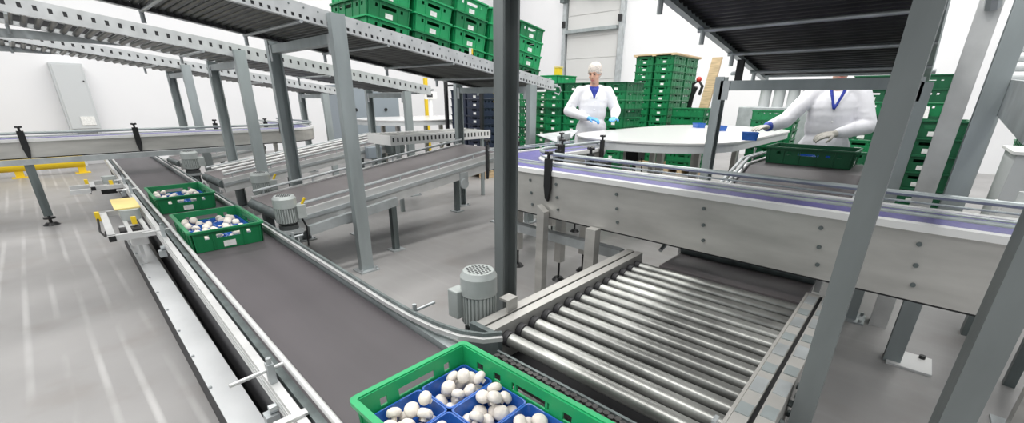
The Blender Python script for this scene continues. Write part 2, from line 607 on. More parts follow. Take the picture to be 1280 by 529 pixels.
# photo cell on a yellow bracket, near end
MBR().box(-0.115, -0.03, 0.13, 0.155, 0.458, 0.466).build('sensor_bracket', M['alu'], t)
MBR().box(-0.125, -0.10, 0.10, 0.128, 0.37, 0.462).build('photo_sensor', M['yellow'], t, bevel=0.003)

# cover sheet beside it
m = MB().prism([(0.178, 0.3, 0.17), (0.275, 0.3, 0.17), (0.44, 5.2, 0.17), (0.33, 5.2, 0.17)], (0, 0, 0.01))
o = thing('cable_duct', 'long pale metal cover sheet on a floor duct left of the crate belt', 'cable duct', (0.3, 2.5, 0))
m.build('cover', M['plank'], o)
m = MB().prism([(0.182, 0.31, 0), (0.188, 0.31, 0), (0.338, 5.19, 0), (0.332, 5.19, 0)], (0, 0, 0.169))
m.prism([(0.265, 0.31, 0), (0.271, 0.31, 0), (0.434, 5.19, 0), (0.428, 5.19, 0)], (0, 0, 0.169))
m.build('side_sheet', M['slate'], o)  # dark colour puts in the shade on the duct's side
sc = MB().cyl((0.19, 0.6, 0.18), (0.19, 0.6, 0.188), 0.006, 8).build('screw', M['galv'], o)
rep(sc, [(k / 14 * 0.15, k / 14 * 4.5, 0) for k in range(1, 14)])

# --- pusher units on the left of the belt ------------------------------
def pusher(label, yy, half, plate=None):
    """aluminium frame with a cylinder, a guard plate and sensors, bolted to the side profile"""
    p = thing('crate_pusher', label, 'pusher', (*loc_main(-0.2, yy), 0.4))
    m = MBR()
    x0, x1 = -0.31, -0.068
    for y in (yy - half, yy + half):
        m.box(x0, x1, y - 0.02, y + 0.02, 0.40, 0.44)
    m.box(x0, x0 + 0.04, yy - half + 0.0, yy + half, 0.40, 0.44)
    for sx in (-0.19, -0.10):
        m.box(sx - 0.012, sx + 0.012, yy - half, yy + half, 0.402, 0.425)
    m.build('frame', M['alu'], p)
    MBR().box(x0 + 0.002, x0 + 0.038, yy - half - 0.024, yy - half - 0.0202, 0.402, 0.438).build('end_cap', M['black'], p)
    c = yy + half * .2
    MBR().cyl((-0.145, c, 0.426), (-0.145, c, 0.5), 0.06, 20).build('cylinder', M['motor'], p, True)
    if plate:
        MBR().box(-0.225, -0.075, plate[0], plate[1], 0.5005, 0.51).build('guard_plate', M['pale_yellow'], p)
    MBR().cyl((-0.24, c - 0.2, 0.38), (-0.12, c - 0.2, 0.38), 0.035, 14).build('air_valve', M['black'], p, True)
    MBR().box(-0.16, -0.13, c - 0.215, c - 0.185, 0.426, 0.48).build('sensor', M['yellow'], p)
    MBR().box(x0 - 0.03, x0 - 0.001, yy + half * .6, yy + half * .6 + .05, 0.40, 0.47).build('valve_block', M['yellow'], p)
    MBR().tube([(x0 - 0.02, yy + half * .6, 0.42), (x0 - 0.03, yy + 0.1, 0.36), (x0 - 0.01, yy, 0.34), (x0 - 0.0, yy - 0.12, 0.40)], 0.007, 8).build('air_hose', M['black'], p, True)
    return p


pusher('aluminium pusher frame with a pale yellow plate beside the crates', 3.21, 0.43, (3.30, 3.75))
p = pusher('small aluminium pusher frame where the grey belt passes under the long conveyor', 5.25, 0.2)
for y in (4.9, 5.2):
    MBR().box(-0.46, -0.312, y, y + 0.05, 0.40, 0.44).build('side_arm', M['alu'], p)

# junction box in the belt's near left corner
jb = thing('junction_box', 'pale grey junction box under the guide rod left of the second crate', 'junction box', (*loc_main(-.14, 2.9), 0.0))
MBR().box(-0.205, -0.11, 2.83, 2.96, 0.33, 0.399).build('housing', M['white_plastic'], jb, bevel=0.004)
MBR().box(-0.17, -0.15, 2.88, 2.90, 0.182, 0.329).build('bracket', M['alu'], jb)

# --- roller conveyor ------------------------------------------------------
t = thing('roller_conveyor', 'heavy steel roller conveyor in the foreground running under the curved conveyor', 'conveyor', (1.6, 0.6, 0))
m = MB().box(1.02, 2.26, 1.03, 1.04, 0.26, 0.46).box(1.02, 2.26, 1.04, 1.072, 0.45, 0.46).box(1.02, 2.26, 1.084, 1.13, 0.45, 0.46).box(1.02, 2.26, 1.12, 1.13, 0.26, 0.449)
m.build('side_frame', M['stainless'], t)
MB().box(1.02, 2.26, 1.073, 1.083, 0.44, 0.452).build('frame_groove', M['black'], t)
m = MB().box(0.98, 2.26, 0.20, 0.21, 0.26, 0.47).box(0.98, 2.26, 0.158, 0.199, 0.46, 0.47).box(0.98, 2.26, 0.10, 0.144, 0.46, 0.47).box(0.98, 2.26, 0.10, 0.11, 0.26, 0.459)
m.build('side_frame', M['stainless'], t)
MB().box(0.98, 2.26, 0.145, 0.157, 0.45, 0.462).build('frame_groove', M['black'], t)
b = MB().cyl((1.06, 0.099, 0.40), (1.06, 0.088, 0.40), 0.012, 8).build('bolt', M['post_dark'], t)
rep(b, [(k * 0.12 + d, 0, e) for k in range(10) for d, e in ((0, 0), (.05, -.07)) if k or d])
for k in range(8):
    for y0 in (0.102, 0.16):
        x = 1.16 + k * 0.137 + (0.03 if y0 < .15 else 0)
        MB().box(x, x + (0.09 if k % 2 else 0.06), y0, y0 + 0.037, 0.4705, 0.474).build('wear_pad', M['galv' if k % 2 else 'post'], t)
rl = MB().cyl((1.09, 0.212, 0.4), (1.09, 1.028, 0.4), 0.027, 24)
rl = rl.build('roller', M['roller'], t, True)
ax = MB().cyl((1.09, 1.0, 0.4), (1.09, 1.0285, 0.4), 0.032, 16).build('bearing_ring', M['slate'], rl, True)
for k in range(1, 14):
    r2 = rl.copy()
    COL.objects.link(r2)
    r2.location.x += 0.084 * k
    a2 = ax.copy()
    COL.objects.link(a2)
    a2.parent = r2
MB().box(1.06, 2.25, 0.212, 1.028, 0.27, 0.30).build('drip_tray', M['slate'], t)
for x in (1.1, 2.1):
    for y in (0.155, 1.082):
        MB().box(x - 0.03, x + 0.03, y - 0.03, y + 0.03, 0.0, 0.265).build('leg', M['post'], t)
# formed end clip on the left frame
m = MB().box(1.165, 1.225, 1.09, 1.10, 0.461, 0.515).box(1.165, 1.225, 1.10, 1.14, 0.505, 0.515)
m.build('stop_bracket', M['stainless'], t)
m = MB().box(1.0, 1.03, 0.205, 0.215, 0.471, 0.53).cyl((0.99, 0.2, 0.475), (0.99, 0.2, 0.52), 0.012)
m.build('stop_bracket', M['galv'], t)
MB().box(0.995, 1.019, 0.98, 1.14, 0.24, 0.463).build('end_plate', M['post_dark'], t)
# black chain belt between crate and first roller
t = thing('transfer_chain', 'black studded transfer chain between the front crate and the first roller', 'chain', (0.94, 0.55, 0))
m = MB().box(0.895, 0.975, 0.225, 0.97, 0.385, 0.4055)
for j in range(37):
    for i in range(3):
        y = 0.235 + j * 0.0198
        m.cyl((0.905 + i * 0.027 + (j % 2) * 0.006, y, 0.405), (0.905 + i * 0.027 + (j % 2) * 0.006, y, 0.416), 0.0105, 8)
o = m.build('chain_links', M['chain'], t)
for y in (0.25, 0.88):
    MB().box(0.92, 0.96, y, y + 0.04, 0, 0.384).build('leg', M['post'], t)
MB().box(0.978, 0.988, 0.225, 0.97, 0.38, 0.415).build('edge_strip', M['post_dark'], t)

motor('gear_motor', 'large grey gear motor with a round grille beside the front roller frame', 1.125, 1.222, 0.33, 0.075, 0.30, (-0.72, 0.66))
t = thing('motor_mount', 'dark bent mounting bracket under the large foreground gear motor', 'bracket', (1.1, 1.24, 0))
m = MB().box(1.05, 1.20, 1.15, 1.29, 0.31, 0.329)
m.build('plate', M['post_dark'], t)
m = MB().box(1.08, 1.16, 1.18, 1.26, 0, 0.309)
m.build('pedestal', M['post'], t)
# --- curved modular belt conveyors --------------------------------------
def plan_path(segs):
    """segs: ('L', x0, y0, x1, y1) and ('A', cx, cy, r, a0, a1); the normal points to the left of travel"""
    P = []
    for s in segs:
        if s[0] == 'L':
            _, x0, y0, x1, y1 = s
            d = Vector((x1 - x0, y1 - y0)).normalized()
            n = (-d.y, d.x)
            P += [(x0, y0, *n), (x1, y1, *n)]
        else:
            _, cx, cy, r, a0, a1 = s
            sg = 1 if a1 > a0 else -1
            for k in range(1, 16):
                a = a0 + (a1 - a0) * k / 16
                P.append((cx + r * math.cos(a), cy + r * math.sin(a), -sg * math.cos(a), -sg * math.sin(a)))
    return P


def at_path(P, x, y, nx, ny, o):
    return (x + nx * o, y + ny * o)


def curved(label, path, zb, z0, legs, knobs, cat='conveyor', W=0.19):
    t = thing('curved_belt_conveyor', label, cat, (path[0][0], path[0][1], 0))
    MB().sweep(path, W - 0.012, W, z0, zb - 0.022).build('side_panel', M['stainless'], t)
    MB().sweep(path, -W, -W + 0.012, z0, zb - 0.022).build('side_panel', M['stainless'], t)
    MB().sweep(path, W - 0.035, W + 0.012, zb - 0.021, zb + 0.008).build('wear_strip', M['white_plastic'], t)
    MB().sweep(path, -W - 0.012, -W + 0.035, zb - 0.021, zb + 0.008).build('wear_strip', M['white_plastic'], t)
    MB().sweep(path, -W + 0.037, W - 0.037, zb - 0.02, zb).build('belt', M['violet'], t)
    MB().sweep(path, -W + 0.014, W - 0.014, z0 - 0.012, z0 + 0.01).build('belt_return', M['slate'], t)
    for sgn in (1, -1):
        m = MB()
        for o, z, r in (((W - 0.030, zb + 0.038, 0.008), (W - 0.030, zb + 0.053, 0.004)) if sgn > 0 else ((W - 0.02, zb + 0.064, 0.013), (W - 0.02, zb + 0.03, 0.005))):
            m.tube([(x + nx * o * sgn, y + ny * o * sgn, z) for x, y, nx, ny in path], r, 8)
        m.build('guide_rail', M['post'], t, True)
    for (x, y, nx, ny, low) in knobs:
        m = MB()
        # plan axes: n towards the belt, s along it
        sx, sy = -ny, nx
        w_ = 0.026

        def q(a, b, z):
            return (x + sx * a + nx * b, y + sy * a + ny * b, z)
        pts = [q(-w_, 0, zb + 0.088), q(w_, 0, zb + 0.088), q(w_, 0, zb - 0.09 if low else zb - 0.02), q(w_ * 0.5, 0, zb - 0.17 if low else zb - 0.06), q(-w_ * 0.3, 0, zb - 0.19 if low else zb - 0.06), q(-w_, 0, zb - 0.10 if low else zb - 0.03)]
        m.prism(pts, (-nx * 0.02, -ny * 0.02, 0))
        b = m.build('guide_bracket', M['black'], t)
        m = MB().cyl(q(0, -0.01, zb + 0.088), q(0, -0.01, zb + 0.115), 0.010, 10)
        for a in range(4):
            c_, s_ = math.cos(a * PI / 2 + .4) * 0.026, math.sin(a * PI / 2 + .4) * 0.026
            p0 = q(0, -0.01, zb + 0.122)
            m.cyl(p0, (p0[0] + c_, p0[1] + s_, p0[2] + 0.004), 0.010, 8)
        m.build('knob', M['black'], b)
        MB().cyl(q(0, 0.0, zb + 0.045), q(0, 0.05, zb + 0.045), 0.006, 8).build('clamp_pin', M['galv'], b)
    for (x, y, h, foot) in legs:
        z = 0.15 if foot else 0
        l = MB().box(x - 0.028, x + 0.028, y - 0.028, y + 0.028, z, h).build('leg', M['stainless'], t)
        if foot:
            MB().cyl((x, y, 0.02), (x, y, z), 0.008, 8).cyl((x, y, 0.0), (x, y, 0.024), 0.05, 18, 0.03).build('adjustable_foot', M['black'], l, True)
        else:
            MB().box(x - 0.07, x + 0.07, y - 0.07, y + 0.07, 0, 0.01).build('base_plate', M['galv'], l)
    return t


XC = 2.42
path = plan_path([('L', XC, -1.9, XC, 1.93), ('A', XC + 0.5, 1.93, 0.5, PI, PI / 2), ('L', XC + 0.5, 2.43, 3.76, 2.43)])
kn = [(XC - 0.195, 1.72, 1, 0, True), (XC + 0.215, 1.68, -1, 0, False), (XC + 0.225, 1.97, -1, 0, False), (3.02, 2.215, 0, 1, False), (3.66, 2.215, 0, 1, True),
      (2.95, 2.645, 0, -1, False), (3.62, 2.645, 0, -1, False), (2.535, 2.60, 0.5, -0.866, True)]
cv = curved('curved stainless conveyor with a violet belt bending in front of the packing table', path, 0.855, 0.555,
            [(2.47, 2.2, 0.56, True), (2.47, 1.78, 0.56, True), (3.22, 2.43, 0.56, True), (2.75, 1.75, 0.5, True), (2.5, -0.6, 0.56, False), (3.62, 2.43, 0.56, True)], kn)
b = MB().cyl((XC - 0.191, 1.88, 0.785), (XC - 0.198, 1.88, 0.785), 0.009, 10).build('bolt', M['post_dark'], cv)
rep(b, [(0, y - 0.012 * i - 1.88, z - 0.785) for y in (1.88, 1.66, 1.22, 0.72, 0.22, -0.1, -0.5) for i, z in enumerate((0.785, 0.70, 0.62)) if not (y == 1.88 and i == 0)])
# welded front leg with the slanted head, cross tube and drive
m = MB().prism([(2.16, 1.70, 0.0), (2.16, 1.76, 0.0), (2.16, 1.76, 0.64), (2.16, 1.70, 0.60)], (0.055, 0, 0))
m.build('leg', M['stainless'], cv)
m = MB().prism([(2.16, 1.30, 0.0), (2.16, 1.37, 0.0), (2.16, 1.37, 0.56), (2.16, 1.30, 0.56)], (0.06, 0, 0))
m.build('leg', M['stainless'], cv)
m = MB().box(2.3, 2.36, 1.2, 2.3, 0.36, 0.42)
m.build('cross_tube', M['galv'], cv)
m = MB().box(3.42, 3.62, 2.06, 2.2, 0.58, 0.76).cyl((3.52, 2.1, 0.76), (3.52, 2.1, 0.79), 0.03)
m.build('drive_motor', M['black'], cv, bevel=0.01)

# the matching conveyor across the hall
path = plan_path([('L', -4.0, 6.82, 2.4, 6.82), ('A', 2.4, 7.32, 0.5, -PI / 2, 0), ('L', 2.9, 7.32, 2.9, 8.6)])
kn = [(-0.07, 6.625, 0, 1, True), (0.82, 6.625, 0, 1, True), (1.72, 7.03, 0, -1, False), (2.35, 7.03, 0, -1, False), (2.4, 6.625, 0, 1, False)]
lc = curved('long straight stainless conveyor crossing the far end of the crate belt', path, 0.875, 0.70, [(2.2, 6.9, 0.70, True), (2.9, 8.4, 0.70, True), (-2.2, 6.9, 0.70, True)], kn)
MB().box(-4.0, 2.1, 6.56, 6.6, 0.635, 0.69).build('support_beam', M['galv'], lc)
MB().box(-4.0, 2.1, 6.6, 6.66, 0.64, 0.65).build('support_beam', M['galv'], lc)
l = MB().box(-0.13, -0.06, 6.57, 6.62, 0.1, 0.64).build('leg', M['post_dark'], lc)
MB().cyl((-0.095, 6.595, 0.02), (-0.095, 6.595, 0.1), 0.014, 10).cyl((-0.095, 6.595, 0), (-0.095, 6.595, 0.03), 0.07, 18, 0.04).cyl((-.095, 6.595, .07), (-.095, 6.595, .085), .05, 14).build('adjustable_foot', M['black'], l, True)

# --- inclined belts under each overhead lane -----------------------------
def incline(label, y0, y1, x0, z0, x1, z1, belt, flat=None, H=0.13, legx=(), rails=True):
    t = thing('inclined_belt', label, 'conveyor', (x0, (y0 + y1) / 2, 0))
    sl = (z1 - z0) / (x1 - x0)

    def sec(ya, yb, da, db):
        pts = [(x0, ya, z0 + da), (x1, ya, z1 + da)]
        up = [(x1, ya, z1 + db), (x0, ya, z0 + db)]
        if flat:
            pts.append((flat, ya, z1 + da))
            up.insert(0, (flat, ya, z1 + db))
        return MB().prism(pts + up, (0, yb - ya, 0))
    sec(y0 + 0.03, y1 - 0.03, -0.02, 0.0).build('belt', M[belt], t)
    sec(y0 + 0.05, y1 - 0.05, -0.09, -0.021).build('slider_bed', M['slate'], t)
    for a, b, c in ((y0, y0 + 0.028, -1), (y1 - 0.028, y1, 1)):
        sec(a, b, -H, 0.012).build('side_profile', M['alu'], t)
        e = a if c < 0 else b
        m = sec(e + c * 0.012 if c < 0 else e, e if c < 0 else e + c * 0.012, -H * 0.45, -H * 0.25)
        m.build('side_slot', M['galv'], t)
        if rails:
            yy = (a + b) / 2
            p = [(x0 + 0.02, yy, z0 + 0.055), (x1, yy, z1 + 0.055)] + ([(flat, yy, z1 + 0.055)] if flat else [])
            MB().tube(p, 0.012, 8).build('guide_rail', M['galv'], t, True)
            n = 6
            x = x0 + 0.1
            p_ = MB().cyl((x, yy, z0 + sl * (x - x0) + 0.01), (x, yy, z0 + sl * (x - x0) + 0.055), 0.007, 8).build('rail_post', M['galv'], t)
            st_ = (x1 - x0 - 0.2) / (n - 1)
            rep(p_, [(st_ * k, 0, st_ * k * sl) for k in range(1, n)])
    for xe, ze in ((x0, z0), (flat or x1, z1)):
        MB().cyl((xe, y0 + 0.03, ze - 0.045), (xe, y1 - 0.03, ze - 0.045), 0.042, 18).build('drum', M['post_dark'], t, True)
    for x in legx:
        for y in (y0 + 0.03, y1 - 0.08):
            zt = (z0 + sl * (x - x0) if x < x1 else z1) - H + 0.002
            l = MB().box(x - 0.025, x + 0.025, y, y + 0.05, 0, zt).build('leg', M['post_dark'], t)
            MB().box(x - 0.06, x + 0.06, y - 0.035, y + 0.085, 0, 0.01).build('base_plate', M['galv'], l)
    return t


i1 = incline('grey inclined belt passing between the legs of the crate lane portal', 3.22, 4.02, 1.12, 0.50, 3.46, 0.79, 'belt_light', None, 0.15, (2.0, 3.32))
i1b = MB().box(2.74, 2.84, 3.206, 3.2195, 0.51, 0.62).cyl((2.79, 3.2, 0.51), (2.79, 3.2195, 0.51), 0.05, 16).build('hub_plate', M['galv'], i1)
MB().prism([(1.2, 3.1, 0.35), (1.95, 3.1, 0.45), (1.95, 3.1, 0.52), (1.2, 3.1, 0.42)], (0, 0.04, 0)).build('support_beam', M['galv'], i1)
MB().box(1.5, 1.56, 3.141, 3.219, 0.37, 0.43).build('beam_bracket', M['galv'], i1)
i2 = incline('pale inclined belt with many parallel rails under the empty slotted lane', 5.30, 6.01, 1.25, 0.47, 3.42, 0.76, 'belt_light', None, 0.13, (1.95, 3.2))
for yy in (5.48, 5.68, 5.87):
    MB().tube([(1.3, yy, 0.53), (3.4, yy, 0.812)], 0.013, 8).build('guide_rail', M['alu'], i2, True)
MB().box(3.2, 3.4, 5.12, 5.285, 0.60, 0.78).cyl((3.3, 5.12, .69), (3.3, 5.04, .69), 0.06, 16).build('drive_box', M['post_dark'], i2, bevel=0.01)
MB().box(2.9, 3.1, 5.2, 5.285, 0.55, 0.70).build('gear_box', M['cabinet'], i2, bevel=0.01)
i3 = incline('short inclined belt under the farthest empty lane', 7.45, 8.10, 1.3, 0.46, 2.4, 0.60, 'belt_light', None, 0.12, (1.95,))
i4 = incline('dark incline belt lifting crates from the roller conveyor to the second worker', 0.19, 0.96, 2.62, 0.47, 3.75, 0.83, 'belt', 4.43, 0.12, (4.1,))
MB().box(2.28, 2.60, 0.22, 0.93, 0.36, 0.40).build('bridge_plate', M['belt_light'], i4)
MB().tube([(2.4, .985, .45), (2.62, .985, .52), (3.75, .985, .88), (4.3, .985, .88)], .012).build('guide_rail', M['galv'], i4, True)
MB().tube([(3.6, 1.0, .78), (4.1, 1.0, .80), (4.12, 1.0, .93)], .012).build('guide_hook', M['white_plastic'], i4, True)

t = thing('slotted_rail_conveyor', 'low white slotted roller rail behind the nearest inclined belt', 'conveyor', (3.5, 4.6, 0))
hs = [(u * .06 + .02, u * .06 + .045, .035, .085) for u in range(26)]
for y, sg in ((4.40, 1), (4.90, -1)):
    MB().panel(lambda u, v, w_: (2.75 + u, y + sg * w_, 0.79 + v), 1.58, 0.11, 0.004, hs).build('side_rail', M['white_plastic'], t)
    MB().box(2.76, 4.32, min(y + sg * .005, y + sg * .009), max(y + sg * .005, y + sg * .009), .81, .89).build('slot_backing', M['slate'], t)  # dark strip added behind the slots so they read dark
MB().box(2.744, 2.749, 4.40, 4.90, .79, .90).build('end_plate', M['white_plastic'], t)
r0 = MB().cyl((2.8, 4.41, .875), (2.8, 4.89, .875), .02, 10).build('roller', M['roller'], t, True)
rep(r0, [(k * .06, 0, 0) for k in range(1, 26)])
for x in (2.85, 4.2):
    for y in (4.415, 4.85):
        MB().box(x - .02, x + .02, y, y + .035, 0, .79).build('leg', M['post'], t)

motor('gear_motor', 'grey gear motor with a domed top at the foot of the nearest inclined belt', 1.07, 3.125, 0.43, 0.073, 0.235, (0.9, -0.5), True)
motor('gear_motor', 'grey gear motor behind the first belt, second from the front crates', 1.25, 4.115, 0.45, 0.073, 0.24, (0.9, -0.3), True)
motor('gear_motor', 'small grey gear motor in the distance right of the rear crate', 1.21, 6.33, 0.44, 0.085, 0.25, (0.9, -0.3))
for (x, y, z, lab) in ((1.07, 3.125, 0.43, 'steel pedestal under the domed gear motor of the nearest inclined belt'), (1.25, 4.115, 0.45, 'steel pedestal under the gear motor behind the first belt'), (1.21, 6.33, 0.44, 'steel pedestal under the distant small gear motor')):
    p = thing('motor_pedestal', lab, 'pedestal', (x, y, 0))
    MB().box(x - 0.07, x + 0.07, y - 0.07, y + 0.07, z - 0.03, z - 0.001).build('top_plate', M['galv'], p)
    MB().box(x - 0.035, x + 0.035, y - 0.035, y + 0.035, 0.0, z - 0.031).build('column', M['post_dark'], p)

# --- overhead gravity lanes ------------------------------------------------
M['rail'] = mat('bright_galvanised_rail', (0.58, 0.595, 0.60), 0.4, 0.4, (9, 0.12))
M['post_near'] = mat('shaded_grey_post_steel', (0.20, 0.22, 0.22), 0.5, 0.4, (7, 0.16), None, stretch=(1, 1, .25))  # post steel darkened to stand in for shade under the overhead lane


def lane(label, y0, y1, x0, x1, zref, xref, slope, slots, pitch, mroll, rr, rdrop, top_holes=False, bars=0.5, H=0.10, rail='rail'):
    t = thing('gravity_roller_lane', label, 'conveyor', (xref, (y0 + y1) / 2, zref))

    def zt(x):
        return zref - slope * (x - xref)
    L = (x1 - x0) * math.sqrt(1 + slope * slope)
    c = 1 / math.sqrt(1 + slope * slope)
    s = -slope * c
    for yy, sg in ((y0, 1), (y1, -1)):
        holes = []
        n = int(L / pitch)
        if slots:
            for k in range(n):
                u = (k + 0.5) * pitch
                holes.append((u - slots[0] / 2, u + slots[0] / 2, slots[1], slots[2]))

        def P(u, v, w_):
            return (x0 + u * c - (v - H) * s * 0, yy + sg * w_, zt(x0) + u * s + (v - H))
        m = MB().panel(P, L, H, 0.004, holes)
        m.build('side_rail', M[rail], t)
        m = MB()
        for v0, v1 in ((-H, -H + 0.004), (-0.004, 0.0)):
            m.prism([(x0, yy + sg * .0041, zt(x0) + v0), (x1, yy + sg * .0041, zt(x1) + v0), (x1, yy + sg * .0041, zt(x1) + v1), (x0, yy + sg * .0041, zt(x0) + v1)], (0, sg * 0.035, 0))
        m.build('rail_flange', M[rail], t)
        if slots:
            m = MB().prism([(x0 + .01, yy + sg * .0055, zt(x0) - H + slots[1] - .006), (x1 - .01, yy + sg * .0055, zt(x1) - H + slots[1] - .006), (x1 - .01, yy + sg * .0055, zt(x1) - H + slots[2] + .006), (x0 + .01, yy + sg * .0055, zt(x0) - H + slots[2] + .006)], (0, sg * .003, 0))
            m.build('slot_backing', M['slate'], t)  # added dark backing, makes the rail slots look dark
        if top_holes and sg == 1:
            x = x0 + 0.05
            rv = MB().cyl((x, yy, zt(x) - 0.025), (x, yy - 0.0015, zt(x) - 0.025), 0.006, 6).build('rivet', M['post_dark'], t)
            rep(rv, [(k * 0.09 * c, 0, -k * 0.09 * c * slope) for k in range(1, int(L / 0.09))])
    n = int((x1 - x0 - 0.06) / pitch)
    x = x0 + 0.04
    z = zt(x) - rdrop
    r0 = MB().cyl((x, y0 + 0.006, z), (x, y1 - 0.006, z), rr, 10).build('roller', M[mroll], t, True)
    for k in range(1, n):
        r = r0.copy()
        COL.objects.link(r)
        r.location.x += k * pitch
        r.location.z -= k * pitch * slope
    if bars:
        k = 0
        x = x0 + (0.3 if bars < 1 else 0.5)
        while x < x1 - 0.05:
            z = zt(x) - H - 0.006
            MB().cyl((x, y0 + 0.002, z), (x, y1 - 0.002, z), 0.011, 10).build('tie_rod', M['galv'], t, True)
            MB().cyl((x, y1 - 0.03, z - 0.07), (x, y1 - 0.03, z), 0.014, 8).build('hanger_bolt', M['galv'], t)
            x += bars
    m = MB().cyl((x1 + 0.02, y0 - 0.02, zt(x1) - 0.05), (x1 + 0.02, y1 + 0.02, zt(x1) - 0.05), 0.016, 12)
    m.build('end_bar', M['galv'], t, True)
    return t, zt


l2, z2 = lane('overhead roller lane carrying stacked green crates', 3.05, 4.12, -0.2, 3.98, 1.825, 1.555, 0.139, (0.018, 0.012, 0.032), 0.045, 'lane_roller', 0.019, 0.055, True, 0.62, 0.10)
l3, z3 = lane('empty overhead roller lane with slotted rail, next to the crate lane', 5.15, 6.05, -1.6, 3.92, 1.78, 1.60, 0.139, (0.024, 0.048, 0.084), 0.08, 'lane_roller', 0.022, 0.10, False, 1.2, 0.12)
l4, z4 = lane('farthest empty overhead roller lane near the white wall', 7.30, 8.15, -1.6, 3.7, 1.735, 1.60, 0.139, (0.024, 0.044, 0.078), 0.08, 'lane_roller', 0.022, 0.10, False, 1.2, 0.11)
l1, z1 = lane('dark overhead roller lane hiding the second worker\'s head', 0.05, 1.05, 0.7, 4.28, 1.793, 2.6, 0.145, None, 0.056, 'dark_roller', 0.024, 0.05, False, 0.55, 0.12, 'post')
MB().box(-1.9, 0.95, 6.052, 6.09, 1.765, 1.835).build('level_beam', M['galv'], l3)
MB().box(-1.9, 0.9, 8.152, 8.19, 1.775, 1.845).build('level_beam', M['galv'], l4)
# added dark sheet over the rollers, keeps the right lane's underside dark
MB().prism([(0.72, 0.1, z1(0.72) - 0.018), (4.26, 0.1, z1(4.26) - 0.018), (4.26, 0.1, z1(4.26) - 0.012), (0.72, 0.1, z1(0.72) - 0.012)], (0, 0.90, 0)).build('shade_sheet', M['slate'], l1)
MB().tube([(4.0, 3.04, z2(3.98) - .05), (4.06, 3.04, z2(3.98) - .06), (4.09, 3.04, z2(3.98) - .1), (4.05, 3.04, z2(3.98) - .14), (3.98, 3.04, z2(3.98) - .12)], .008).build('end_loop', M['galv'], l2, True)


def channel(x0, x1, y, d, z0, z1):
    """upright C section: web at y, flanges reaching to y + d"""
    m = MB()
    th = 0.005
    e = 1 if d > 0 else -1
    m.prism([(x0, y, z0), (x1, y, z0), (x1, y + d, z0), (x1 - 0.012, y + d, z0), (x1 - 0.012, y + d - e * th, z0), (x1 - th, y + d - e * th, z0), (x1 - th, y + e * th, z0),
             (x0 + th, y + e * th, z0), (x0 + th, y + d - e * th, z0), (x0 + 0.012, y + d - e * th, z0), (x0 + 0.012, y + d, z0), (x0, y + d, z0)], (0, 0, z1 - z0))
    return m


def portal(label, x, ya, yb, ztop_a, ztop_b, zbeam, w_=0.10, d=0.055, base=0.0, mats=('post', 'post'), foot=True):
    """two C posts facing each other, joined by a cross beam, on base plates"""
    t = thing('portal_frame', label, 'steel frame', (x, (ya + yb) / 2, base))
    x0, x1 = x - w_ / 2, x + w_ / 2
    for y, dd, zt, mm in ((ya, d, ztop_a, mats[0]), (yb, -d, ztop_b, mats[1])):
        p = channel(x0, x1, y, dd, base + 0.012, zt).build('post', M[mm], t)
        if foot:
            yc = y + dd / 2
            MB().box(x - 0.08, x + 0.08, yc - 0.07, yc + 0.07, base, base + 0.0115).build('base_plate', M['galv'], p)
            for a in (-0.065, 0.065):
                MB().cyl((x + a, yc - 0.05, base + 0.0116), (x + a, yc - 0.05, base + 0.03), 0.009, 8).build('anchor_bolt', M['galv'], p)
    MB().box(x - 0.04, x + 0.04, ya + d + 0.002, yb - d - 0.002, zbeam - 0.06, zbeam).build('cross_beam', M['post'], t)
    for y in (ya + d + 0.012, yb - d - 0.012):
        MB().box(x - 0.045, x - 0.041, y - 0.03, y + 0.03, zbeam - 0.12, zbeam).build('beam_bracket', M['galv'], t)
    return t


portal('steel portal carrying the crate lane, near leg beside the grey belt', 1.555, 3.045 - 0.057, 4.182, z2(1.5) - 0.02, z2(1.5) - 0.07, z2(1.6) - 0.122)
portal('far portal at the lower end of the crate lane behind the centre post', 3.56, 3.045 - 0.057, 4.182, z2(3.62) - 0.104, z2(3.5) - 0.02, z2(3.61) - 0.122)
portal('portal under the empty slotted lane, standing before the long straight conveyor', 1.59, 5.15 - 0.057, 6.11, z3(1.55) - 0.06, z3(1.55) - 0.07, z3(1.64) - 0.145)
portal('far portal at the lower end of the empty slotted lane', 3.5, 5.15 - 0.057, 6.11, z3(3.56) - 0.124, z3(3.45) - 0.08, z3(3.56) - 0.147)
portal('portal under the farthest overhead lane before the white wall', 1.59, 7.30 - 0.057, 8.21, z4(1.55) - 0.06, z4(1.55) - 0.06, z4(1.64) - 0.135)
portal('far portal at the lower end of the farthest overhead lane', 3.4, 7.30 - 0.057, 8.21, z4(3.46) - 0.114, z4(3.35) - 0.06, z4(3.45) - 0.135)
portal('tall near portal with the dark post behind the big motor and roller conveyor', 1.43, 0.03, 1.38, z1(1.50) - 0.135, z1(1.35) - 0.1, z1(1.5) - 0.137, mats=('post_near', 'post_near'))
portal('grey portal in front of the second worker under the dark lane', 3.27, 0.015, 1.11, 1.40, 1.45, 1.425, w_=0.09)
# stand-offs between that portal's beam and the lane
for y, lab in ((0.98, 'black hanger bracket joining the grey portal to the dark lane, table side'), (0.14, 'black hanger bracket joining the grey portal to the dark lane behind the big leaning post')):
    t = thing('hanger_bracket', lab, 'bracket', (3.27, y, 1.43))
    MB().box(3.255, 3.285, y - 0.02, y + 0.02, 1.426, z1(3.29) - 0.141).build('bracket', M['black'], t)
    MB().cyl((3.27, y, 1.47), (3.27, y + 0.05, 1.47), .012).build('bolt', M['galv'], t)

